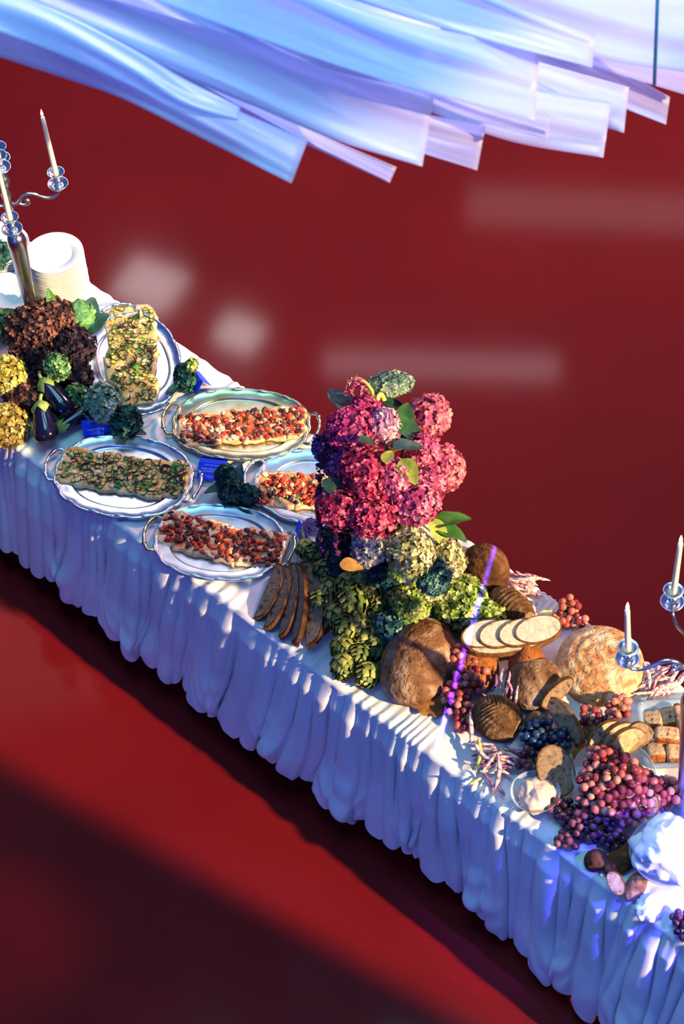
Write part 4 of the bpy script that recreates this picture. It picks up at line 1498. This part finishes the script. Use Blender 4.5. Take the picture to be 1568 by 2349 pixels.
# single dark slices
bread_slice(P(1282, 1668, .83), unit(P(1325, 1715, .8) - P(1252, 1612, .84)), unit([.5, .35, .75]), .235, .085, .022, 'crumb_dark', 'long grey slice leaning over the dark blue grapes', kind='oval')
bread_slice(P(1285, 1600, .86), unit(P(1322, 1572, .9) - P(1262, 1625, .86)), unit([.4, .5, .7]), .17, .075, .022, 'crumb_dark', 'half-lit slice leaning on the huge round loaf', kind='oval')
bread_slice(P(1292, 1828, Z0 + .02), unit([1, .25, 0]), unit([.12, .82, .45]), .15, .21, .022, 'crumb_dark', 'grey speckled slice lying behind the butter bowl', kind='oval')
for k, (x0, y0, lbl) in enumerate([(1398, 1722, 'large tan slice with holes standing behind the heaped grapes'), (1425, 1722, 'second tan slice close behind the large one'),
                                   (1440, 1730, 'third tan slice, mostly hidden, right of the large one')]):
    bread_slice(P(x0, y0, .86), unit([.86, .50, .0]), unit([-.22, .35, .9]), .20, .135 - .01 * k, .016, 'crumb_tan', lbl, group='tan slices behind the grapes')
bread_slice(P(1472, 1708, .87), unit([.8, .45, .1]), unit([-.3, .5, .8]), .13, .10, .018, 'crumb_dark', 'bluish shaded slice leaning on the glass dish')
bread_slice(P(1398, 2035, .81), unit([.35, -.8, -.3]), unit([.8, .3, .5]), .10, .06, .03, 'crumb_tan', 'small pinkish slice hanging at the cloth edge', kind='oval')
bread_slice(P(1485, 1850, .85), unit([.3, .6, .5]), unit([.8, -.3, .3]), .10, .045, .02, 'crumb_tan', 'narrow pale slice above the big white cream bowl', kind='oval')
bread_slice(P(1405, 1862, .85), unit([1, .12, .05]), unit([0, .6, .6]), .15, .03, .015, 'crumb_tan', 'pale crust strip under the heaped grapes')

# ------------------------------------------------------------------ grapes
def grape_mat(name, cols):
    return noisy(name, cols, 30, 2, .22, spec=.5, objrand=.8, sub=.15)


GM = {'red': grape_mat('red_grape', [(0.2, '#5c1c28'), (0.45, '#a03c3c'), (0.65, '#c05c4e'), (0.85, '#d88870')]),
      'rose': grape_mat('rose_grape', [(0.2, '#6c2430'), (0.45, '#a84444'), (0.65, '#bc6458'), (0.85, '#d08c7c')]),
      'dark': grape_mat('dark_grape', [(0.2, '#2c1424'), (0.45, '#4c2234'), (0.65, '#6c3440'), (0.85, '#8c4c54')]),
      'blue': grape_mat('blue_grape', [(0.2, '#0c1c34'), (0.5, '#183450'), (0.8, '#2c4c68')])}
v_, f_ = sphere(14, 9)
GR = {k: mkmesh('grape', v_ * [1, 1, 1.06], f_, m) for k, m in GM.items()}
MT['rachis'] = noisy('grape_stalk', [(0.3, '#7a6a24'), (0.7, '#b8a44c')], 30, 2, .6)


def grapes(blobs, kind, n, label, r=.0150, seed=0):
    """blobs: (px, py, z of centre, radius px, vertical radius m)"""
    rs = np.random.default_rng(seed)
    cs = []
    for (x, y, z, rp, rz) in blobs:
        c = P(x, y, z)
        cs.append((c, rp * mpp(c), rz))
    tot = np.mean([c[0] for c in cs], axis=0)
    root = empty('grape_bunch', (tot[0], tot[1], Z0), label, 'grapes', 'bunches of grapes')
    o0 = np.array([tot[0], tot[1], Z0])
    pts = []
    wts = np.array([c[1] ** 2 for c in cs])
    wts = wts / wts.sum()
    tries = 0
    while len(pts) < n and tries < n * 60:
        tries += 1
        c, rr, rz = cs[rs.choice(len(cs), p=wts)]
        d = unit(rs.normal(size=3))
        q = rs.uniform(.35, 1) ** .5
        p = c + d * np.array([rr, rr, rz]) * q
        p[2] = max(p[2], Z0 + r)
        if all(np.sum((p - s) ** 2) > (1.72 * r) ** 2 for s in pts):
            pts.append(p)
    for p in pts:
        s = r * rs.uniform(.88, 1.12)
        m = Matrix.Translation(Vector(p - o0)) @ Matrix.Rotation(rs.uniform(0, 3), 4, 'X') @ Matrix.Rotation(rs.uniform(0, 3), 4, 'Y') @ Matrix.Scale(s, 4)
        link('grape', GR[kind], root, m)
    parts = []
    for (c, rr, rz) in cs:
        near = [p for p in pts if np.linalg.norm(p - c) < max(rr, rz) * 1.3][:22]
        for p in near:
            parts.append(tube(spline([c - o0, (c + p) / 2 - o0 + [0, 0, .004], p - o0], 4), .0016, 5))
    obj('stalk', join(*parts), MT['rachis'], root)


grapes([(1062, 1510, .86, 34, .04), (1082, 1552, .86, 40, .05), (1045, 1590, .83, 34, .035), (1060, 1630, .82, 30, .03), (1065, 1660, .81, 24, .022)], 'red', 105, 'bright red grapes beside the big oblong loaf', seed=1)
grapes([(1235, 1680, .83, 40, .04), (1270, 1700, .83, 36, .04), (1262, 1728, .81, 30, .03)], 'blue', 75, 'dark blue grapes in shade under the leaning grey slice', seed=2, r=.0165)
grapes([(1218, 1745, .81, 34, .025)], 'dark', 22, 'small dark red bunch between the bean pods and butter bowl', seed=3)
grapes([(1306, 1390, .83, 24, .03), (1288, 1418, .81, 22, .022), (1325, 1425, .81, 18, .02)], 'red', 28, 'small red bunch on the back edge above the huge round loaf', seed=4)
grapes([(1352, 1640, .85, 26, .03)], 'red', 18, 'small red bunch in front of the huge round loaf', seed=5)
grapes([(1420, 1622, .86, 30, .03), (1400, 1640, .85, 20, .02)], 'red', 22, 'small red bunch touching the corner of the glass dish', seed=6)
grapes([(1385, 1745, .92, 44, .05), (1420, 1780, .92, 56, .06), (1370, 1800, .90, 46, .05), (1400, 1835, .89, 44, .045), (1455, 1790, .89, 36, .04), (1345, 1838, .86, 22, .03)], 'rose', 210, 'large heap of rosy grapes spilling over the glass bowl', r=.0165, seed=7)
grapes([(1460, 1840, .86, 36, .04), (1500, 1810, .86, 40, .04), (1535, 1810, .85, 30, .03), (1450, 1880, .83, 26, .03)], 'rose', 85, 'grapes in the blue light right of the heaped bowl', r=.0165, seed=8)
grapes([(1290, 1858, .82, 32, .03), (1325, 1890, .83, 36, .035), (1370, 1900, .83, 36, .035), (1300, 1925, .81, 26, .025), (1405, 1925, .82, 30, .03)], 'dark', 115, 'dark red grapes along the front edge under the bowl', r=.0155, seed=9)
grapes([(1562, 2110, .82, 22, .03), (1575, 2140, .81, 22, .03)], 'dark', 22, 'dark red grapes at the right frame edge below the cream bowl', seed=10)

# ------------------------------------------------------------------ bean pods
MT['pod'] = noisy('borlotti_pod', [(0.32, '#8c2c5c'), (0.45, '#c87a8c'), (0.56, '#ead2bc'), (0.75, '#f0e4cc')], 38, 5, .5, objrand=.18, dist=1.5)
MT['pod_yellow'] = noisy('yellow_pod', [(0.3, '#c8b84c'), (0.7, '#e4d88c')], 30, 3, .5)
MT['pod_dark'] = noisy('purple_pod', [(0.3, '#5c2454'), (0.5, '#8c4c74'), (0.65, '#b49aa0'), (0.8, '#c8bca8')], 38, 5, .5, objrand=.25, dist=1.5)


def pod_mesh(L, bend, mat, seed):
    k = 13
    t = np.linspace(-.5, .5, k)
    pts = np.stack([t * L, bend * L * (np.cos(t * PI) - .6), .002 * np.sin(t * 20 + seed)], -1)
    rad = .0078 * np.clip((1 - (2 * np.abs(t)) ** 4), .06, 1) * (1 + .12 * np.sin(t * L * 420 + seed))
    return mkmesh('bean_pod', *tube(pts, rad, 8, .72), mat)


PODS = {m: [pod_mesh(L, b, MT[m], i) for i, (L, b) in enumerate([(.13, .08), (.115, -.12), (.14, .16), (.12, 0)])] for m in ('pod', 'pod_dark', 'pod_yellow')}


def pod(pa, pb, za, zb, mat, label, grp, i):
    a, b = P(*pa, za), P(*pb, zb)
    x = unit(b - a)
    y = unit(np.cross(UP, x))
    z = np.cross(x, y)
    me = PODS[mat][i % 4]
    L = [.13, .115, .14, .12][i % 4]
    s = np.linalg.norm(b - a) / L
    o = link('bean_pod', me, None, frame(x * s, y * min(1.25, max(.9, s)), z * min(1.25, max(.9, s)), (a + b) / 2))
    tag(o, label, 'bean pod', grp)


def pod_heap(cx, cy, rx, ry, n, ang, sp, mats, z, label, grp, seed, L=(62, 82)):
    r = np.random.default_rng(seed)
    for k in range(n):
        q, e = r.uniform(0, 6.28), r.uniform(0, 1) ** .5
        x, y = cx + rx * e * math.cos(q), cy + ry * e * math.sin(q)
        a = math.radians(ang + r.uniform(-sp, sp))
        l = r.uniform(*L) / 2
        zz = z + .010 + .035 * (1 - e) * r.uniform(.3, 1)
        dx, dy = math.cos(a) * l, math.sin(a) * l * .8
        pod((x - dx, y - dy), (x + dx, y + dy), zz + r.uniform(-.006, .006), zz + r.uniform(-.006, .006), mats[int(r.integers(len(mats)))], label, grp, int(r.integers(4)))


g1 = 'bean pods before the ridged loaf'
pod((1078, 1628), (1082, 1710), .86, .82, 'pod', 'pink bean pod standing along the red grapes', g1, 3)
pod((1082, 1700), (1128, 1750), .83, .83, 'pod', 'bent pink pod continuing below the standing one', g1, 1)
pod((1100, 1690), (1094, 1775), .83, .81, 'pod_yellow', 'single yellow pod among the pink ones', g1, 0)
pod((1145, 1725), (1138, 1812), .84, .81, 'pod', 'pink pod crossing the heap upright, farthest front', g1, 0)
pod((1138, 1728), (1104, 1772), .84, .83, 'pod', 'pale pink pod slanting left over the heap', g1, 3)
pod((1110, 1770), (1135, 1822), .82, .805, 'pod_dark', 'dark green-purple pod pointing to the table edge', g1, 2)
pod((1140, 1800), (1158, 1826), .81, .80, 'pod_dark', 'short purple pod at the lower tip of the heap', g1, 3)
pod((1060, 1745), (1095, 1757), .80, .80, 'pod', 'pale pod tip pointing left over the cloth', g1, 3)
pod((1075, 1800), (1105, 1783), .80, .80, 'pod_yellow', 'straw-coloured pod lying lowest left of the heap', g1, 3)
pod_heap(1150, 1738, 42, 30, 24, 18, 35, ['pod_dark', 'pod', 'pod_dark'], Z0, 'pink and purple bean pod in the heap before the ridged loaf', g1, 31)
g2 = 'bean pods standing before the shaded dusty loaf'
for k, (pa, pb) in enumerate([((1172, 1540), (1152, 1605)), ((1150, 1530), (1150, 1592)), ((1168, 1560), (1172, 1612)), ((1188, 1570), (1180, 1620)), ((1140, 1545), (1130, 1590)), ((1162, 1575), (1160, 1618))]):
    pod(pa, pb, .90, .84, ['pod', 'pod_dark', 'pod'][k % 3], ['tall pink pod, uppermost before the shaded dusty loaf', 'purple pod leftmost but one before the shaded loaf', 'pink pod in the middle of the standing pods',
        'rightmost pink pod of the standing ones', 'pod nearest the amber loaf', 'short pod in front of the standing ones'][k], g2, k)
g3 = 'bean pods on the back edge behind the half loaf'
pod_heap(1205, 1345, 30, 26, 15, 28, 28, ['pod'], Z0, 'pale pink bean pod on the back edge behind the half loaf', g3, 33, L=(50, 75))
pod((1200, 1325), (1262, 1330), .84, .82, 'pod', 'pink pod sticking out over the back edge', g3, 0)
pod((1218, 1380), (1242, 1438), .83, .81, 'pod', 'pale pod lying toward the white bread slices', g3, 1)
pod((1235, 1400), (1290, 1412), .82, .81, 'pod_yellow', 'straw-coloured pod reaching toward the small red bunch', g3, 2)
g4 = 'bean pods behind the glass dish'
pod_heap(1515, 1560, 45, 36, 26, -38, 30, ['pod'], Z0, 'pink mottled bean pod in the pile behind the glass dish', g4, 34, L=(60, 90))
pod((1448, 1592), (1500, 1588), .82, .82, 'pod', 'pink pod resting against the huge round loaf', g4, 3)
pod((1478, 1518), (1492, 1580), .83, .82, 'pod', 'dark pink pod upright beside the huge round loaf', g4, 0)

# dry leaves among the bread
for (x, y, z, L, W, yaw, pi_, lbl) in [(992, 1618, .80, .16, .10, -20, 5, 'dry oak-like leaf under the big oblong loaf at the front'), (975, 1600, .81, .13, .08, 30, 10, 'curled dry leaf between loaf and grapes'),
                                       (1108, 1478, .87, .15, .05, -50, 10, 'narrow dry leaf by the white slices'), (1140, 1500, .86, .12, .06, -20, 5, 'dry leaf beneath the white slices'),
                                       (1330, 1720, .82, .11, .06, 60, 10, 'golden dry leaf between the grey slice and the glass bowl')]:
    leaf(x, y, 0, L, W, 'leaf_dry', yaw, pi_, 10, lbl, zc=z, lob=3, group='dry leaves on the cloth')

# ------------------------------------------------------------------ bowls, butter, dish
MT['butter'] = noisy('whipped_butter', [(0.3, '#e0b49c'), (0.55, '#eccdb8'), (0.8, '#f4e0d0')], 10, 4, .5, bump=.6, bscale=30, sub=.2)
MT['cream'] = noisy('white_cream', [(0.3, '#f2efe8'), (0.7, '#fdfcf8')], 10, 4, .5, bump=.6, bscale=30, sub=.2)


def bowl(c, R, H, label, mat='glass', foot=.5):
    root = empty('glass_bowl', c, label, 'bowl', 'glass bowls on the right half of the buffet')
    out = [(0, 0), (R * foot, 0), (R * foot * 1.02, .006), (R * .72, H * .35), (R * .92, H * .75), (R, H), (R * .985, H + .002), (R * .965, H)]
    inn = [(R * .88, H * .76), (R * .68, H * .38), (R * foot * .9, .012), (0, .010)]
    obj('body', lathe(out + inn, 48, False), MT[mat], root)
    return root


def dollop(c, R, H, mat, label, seed, name='butter', peak=.5):
    v, f = sphere(48, 28)
    d = 1 + .24 * n3(v, seed, 2.6, 4) + peak * .35 * np.exp(-((v[:, 0] + .35) ** 2 + (v[:, 1] - .3) ** 2) * 5) * np.clip(v[:, 2], 0, 1)
    lump = np.abs(n3(v, seed + 1, 5.0, 3))
    v = v * (d + .22 * lump)[:, None] * [R, R, H]
    v[:, 2] = np.maximum(v[:, 2], -.45 * H)
    o = obj(name, (v, f), MT[mat], loc=c)
    return tag(o, label, name)


b1 = P(1226, 1822, Z0)
bowl(P(1227, 1836, Z0), .098, .065, 'small glass bowl of pale butter by the front edge')
dollop(P(1224, 1822, Z0 + .045), .070, .045, 'butter', 'whipped pale pink butter heaped in the small glass bowl', 51)
bowl(P(1405, 1800, Z0), .165, .075, 'wide glass bowl under the heaped rosy grapes', foot=.6)
bowl(P(1532, 1985, Z0), .155, .11, 'large glass bowl of white cream in the blue light')
dollop(P(1526, 1952, Z0 + .12), .125, .095, 'cream', 'big mound of white cream in the large glass bowl', 52, 'cream')
dollop(P(1488, 2082, Z0 + .02), .05, .03, 'cream', 'small white crumbly lump of cheese under the cream bowl', 53, 'cheese', 0)
sp = empty('spoon', P(1195, 1838, Z0 + .04), 'silver spoon handle sticking out of the small butter bowl', 'spoon')
e = P(1150, 1872, Z0 + .012) - P(1195, 1838, Z0 + .04)
obj('handle', tube(spline([-e * .3 + [0, 0, .01], (0, 0, 0), e * .5, e], 12), np.linspace(.003, .0065, 12), 8, .5), MT['silver'], sp)
v, f = sphere(14, 8)
obj('bowl', (v * [.022, .015, .005] - e * .45, f), MT['silver'], sp)


def rect_dish(pa, pb, pc, H, label):
    """rectangular glass baking dish; pa, pb, pc = three rim corners in the photograph"""
    z = Z0 + H
    A, B, C_ = P(*pa, z), P(*pb, z), P(*pc, z)
    ctr = (B + C_) / 2
    ctr[2] = Z0
    x = unit(B - A)
    lx, ly = np.linalg.norm(B - A), abs((C_ - A) @ np.cross(UP, x))
    root = empty('glass_dish', ctr * 1.0, label, 'dish')
    y = np.cross(UP, x)
    cc = A + x * lx / 2 - y * ly / 2
    root.matrix_world = frame(x, y, UP, (cc[0], cc[1], Z0))

    def rr(sx, sy, rad, n=6):
        out = []
        for (qx, qy, a0) in ((1, 1, 0), (-1, 1, 90), (-1, -1, 180), (1, -1, 270)):
            for i in range(n):
                a = math.radians(a0 + 90 * i / (n - 1))
                out.append((qx * (sx - rad) + rad * math.cos(a), qy * (sy - rad) + rad * math.sin(a)))
        return np.array(out)
    hx, hy = lx / 2, ly / 2
    rings = [(hx - .02, hy - .02, 0, .02), (hx - .005, hy - .005, H * .9, .03), (hx + .012, hy + .012, H * .92, .035), (hx + .012, hy + .012, H, .035), (hx - .008, hy - .008, H, .03), (hx - .024, hy - .024, .008, .02)]
    V = np.vstack([np.c_[rr(a, b, r_), np.full(24, zz)] for a, b, zz, r_ in rings])
    F = [(i * 24 + j, i * 24 + (j + 1) % 24, (i + 1) * 24 + (j + 1) % 24, (i + 1) * 24 + j) for i in range(5) for j in range(24)]
    F += [tuple(range(24))[::-1], tuple(5 * 24 + j for j in range(24))]
    obj('body', (V, F), MT['pressed_glass'], root)
    return root


rect_dish((1466, 1612), (1640, 1604), (1476, 1756), .06, 'rectangular glass dish of bread chunks at the right edge')


def chunk(px, py, z, s, yaw, label):
    c = P(px, py, z)
    v, f = sphere(20, 12)
    w = np.sign(v) * np.abs(v) ** .45
    w = w / np.abs(w).max() * (1 + .06 * n3(v, int(px), 3, 2))[:, None] * np.array(s) / 2
    root = empty('bread_chunk', c, label, 'bread', 'bread chunks in the glass dish')
    root.rotation_euler = (rng.uniform(-.15, .15), rng.uniform(-.15, .15), math.radians(yaw))
    fm = [1 if abs(w[list(q), 1].mean()) > .38 * s[1] else 0 for q in f]
    obj('crumb', (w, f), [MT['crumb_tan'], MT['amber']], root, fmat=fm)


for (x, y, z, s, yw, lbl) in [(1496, 1655, .82, (.075, .09, .06), 0, 'shaded bread chunk at the rear left of the glass dish'), (1535, 1648, .82, (.07, .09, .06), 5, 'shaded bread chunk at the rear of the glass dish'),
                              (1560, 1655, .85, (.035, .15, .07), 3, 'tall pale bread stick at the right of the dish'), (1528, 1688, .87, (.10, .07, .06), -8, 'pale pink-lit chunk on top in the dish'),
                              (1504, 1730, .83, (.07, .085, .075), 3, 'yellow-lit chunk at the front left of the dish'), (1548, 1732, .83, (.075, .085, .075), -2, 'yellow-lit chunk at the front right of the dish')]:
    chunk(x, y, z, s, yw, lbl)

# ------------------------------------------------------------------ hanging plastic film strips
def film():
    m = bpy.data.materials.new('plastic_film')
    m.use_nodes = True
    nt = m.node_tree
    N, L = nt.nodes, nt.links
    b = N['Principled BSDF']
    b.inputs['Base Color'].default_value = (.72, .66, .92, 1)
    b.inputs['Roughness'].default_value = .35
    b.inputs['Specular IOR Level'].default_value = .6
    tc = N.new('ShaderNodeTexCoord')
    mp = N.new('ShaderNodeMapping')
    mp.inputs['Scale'].default_value = (.5, 3, 1)
    L.new(tc.outputs['UV'], mp.inputs['Vector'])
    t = N.new('ShaderNodeTexNoise')
    t.inputs['Scale'].default_value = 2.0
    t.inputs['Detail'].default_value = 3
    L.new(mp.outputs[0], t.inputs['Vector'])
    bp = N.new('ShaderNodeBump')
    bp.inputs['Strength'].default_value = .10
    bp.inputs['Distance'].default_value = .02
    L.new(t.outputs['Fac'], bp.inputs['Height'])
    L.new(bp.outputs[0], b.inputs['Normal'])
    tl = N.new('ShaderNodeBsdfTranslucent')
    tl.inputs[0].default_value = (.72, .66, .92, 1)
    tp = N.new('ShaderNodeBsdfTransparent')
    tp.inputs[0].default_value = (.93, .96, 1, 1)
    m1, m2 = N.new('ShaderNodeMixShader'), N.new('ShaderNodeMixShader')
    m1.inputs[0].default_value = .5
    L.new(b.outputs[0], m1.inputs[1])
    L.new(tl.outputs[0], m1.inputs[2])
    rp = N.new('ShaderNodeMapRange')
    rp.inputs[1].default_value, rp.inputs[2].default_value = .3, .7
    rp.inputs[3].default_value, rp.inputs[4].default_value = .42, .22
    L.new(t.outputs['Fac'], rp.inputs[0])
    L.new(rp.outputs[0], m2.inputs[0])
    L.new(m1.outputs[0], m2.inputs[1])
    L.new(tp.outputs[0], m2.inputs[2])
    L.new(m2.outputs[0], N['Material Output'].inputs[0])
    return m


MT['film'] = film()


def film_strip(lo, hi, depth, label, seed):
    """long flexible strip; lo / hi = the photograph's lower and upper long edges (from far end to cut end)"""
    n, k = 60, 14
    A = spline([(x, y, 0) for x, y in lo], n)
    B = spline([(x, y, 0) for x, y in hi], n)
    r = np.random.default_rng(seed)
    V = np.zeros((n, k, 3))
    for i in range(n):
        s = i / (n - 1)
        for j in range(k):
            t = j / (k - 1)
            q = A[i] * (1 - t) + B[i] * t
            d = depth + .55 * (1 - s) + .22 * t - .16 * math.sin(s * 3.1) * t
            d += .020 * math.sin(6 * t + 3 * s + seed) + .012 * math.sin(14 * t + 7 * s + 2 * seed) * s + .02 * math.sin(9 * s + seed)
            V[i, j] = PD(q[0], q[1], d)
    c = V[-1].mean(0)
    V = V.reshape(-1, 3) - c
    me = mkmesh('film_strip', V, grid_faces(n, k), MT['film'])
    uv = me.uv_layers.new(name='UVMap')
    co = np.array([((i // k) / (n - 1) * 3, (i % k) / (k - 1)) for i in range(n * k)])
    idx = np.zeros(len(me.loops), dtype=np.int32)
    me.loops.foreach_get('vertex_index', idx)
    uv.data.foreach_set('uv', co[idx].ravel())
    o = link('film_strip', me)
    o.location = c
    sm = o.modifiers.new('thickness', 'SOLIDIFY')
    sm.thickness = .0012
    tag(o, label, 'plastic strip', 'translucent strips hanging across the top')


S = [
    ([(-120, 85), (0, 130), (150, 180), (280, 226), (450, 310), (668, 420)], [(-120, -70), (0, -20), (150, 70), (300, 150), (500, 235), (706, 322)], 7.0, 'lowest translucent strip, its square end left of centre'),
    ([(100, 20), (300, 120), (500, 230), (700, 330), (893, 419)], [(100, -30), (300, 80), (500, 190), (715, 300), (909, 384)], 7.35, 'narrow strip end poking out below the second strip'),
    ([(-120, -30), (100, 60), (300, 130), (560, 235), (760, 318), (968, 381)], [(-120, -150), (100, -60), (300, 10), (560, 90), (760, 160), (996, 216)], 7.1, 'broad strip ending at the middle of the frame'),
    ([(100, -60), (400, 80), (700, 220), (900, 325), (1094, 390)], [(100, -130), (400, 0), (700, 140), (900, 240), (1113, 290)], 7.4, 'strip end right behind the broad middle one'),
    ([(0, -130), (300, -20), (600, 90), (900, 190), (1226, 276)], [(0, -260), (300, -150), (600, -60), (900, 40), (1236, 118)], 7.0, 'wide bright strip ending above the right middle'),
    ([(300, -60), (600, 90), (900, 220), (1150, 318), (1383, 361)], [(300, -190), (600, -40), (900, 90), (1150, 190), (1401, 234)], 7.5, 'long strip with the lowest square end on the right'),
    ([(500, 0), (800, 150), (1050, 262), (1255, 318)], [(500, -60), (800, 90), (1050, 205), (1262, 262)], 7.3, 'thin strip end in front of the long right one'),
    ([(500, -60), (800, 80), (1100, 205), (1430, 305)], [(500, -150), (800, -20), (1100, 100), (1442, 200)], 7.7, 'strip end second from the right edge'),
    ([(650, -60), (950, 60), (1200, 160), (1527, 285)], [(650, -160), (950, -50), (1200, 40), (1536, 222)], 7.9, 'farthest right strip end below the cable'),
    ([(200, -200), (600, -70), (1000, 60), (1358, 154)], [(200, -300), (600, -170), (1000, -50), (1364, 78)], 7.1, 'uppermost strip end beside the right middle'),
    ([(700, -130), (1000, 0), (1300, 130), (1620, 232)], [(700, -260), (1000, -130), (1300, 0), (1620, 100)], 7.9, 'strip leaving the frame at the upper right'),
    ([(-120, -120), (200, 0), (500, 90), (800, 180), (1000, 240)], [(-120, -300), (200, -190), (500, -110), (800, -20), (1010, 60)], 7.6, 'strip running through the middle of the sheaf'),
    ([(300, -140), (700, -30), (1100, 60), (1400, 140), (1620, 170)], [(300, -300), (700, -200), (1100, -120), (1400, -70), (1620, -40)], 7.7, 'strip along the top right frame edge'),
    ([(-120, 30), (100, 110), (300, 200), (420, 258), (545, 276)], [(-120, -60), (100, 10), (300, 110), (420, 180), (552, 246)], 6.8, 'short strip lying on the lowest one at the left'),
    ([(-120, -60), (200, 30), (500, 110), (800, 160), (1100, 175), (1400, 165), (1620, 180)], [(-120, -320), (200, -260), (500, -220), (800, -200), (1100, -190), (1400, -190), (1620, -180)], 8.3, 'wide rear sheet behind all the other strips'),
]
for i, (lo, hi, d, lbl) in enumerate(S):
    film_strip(lo, hi, d, lbl, i)
cb = empty('cable', PD(1500, 195, 7.6), 'thin blue cable hanging down through the strips at the upper right', 'cable')
e = PD(1512, -120, 7.3) - PD(1500, 195, 7.6)
MT['cable'] = plain('blue_cable', '#2a6a9c', .4)
obj('wire', tube([(0, 0, 0), e * .5, e], .006, 8), MT['cable'], cb)
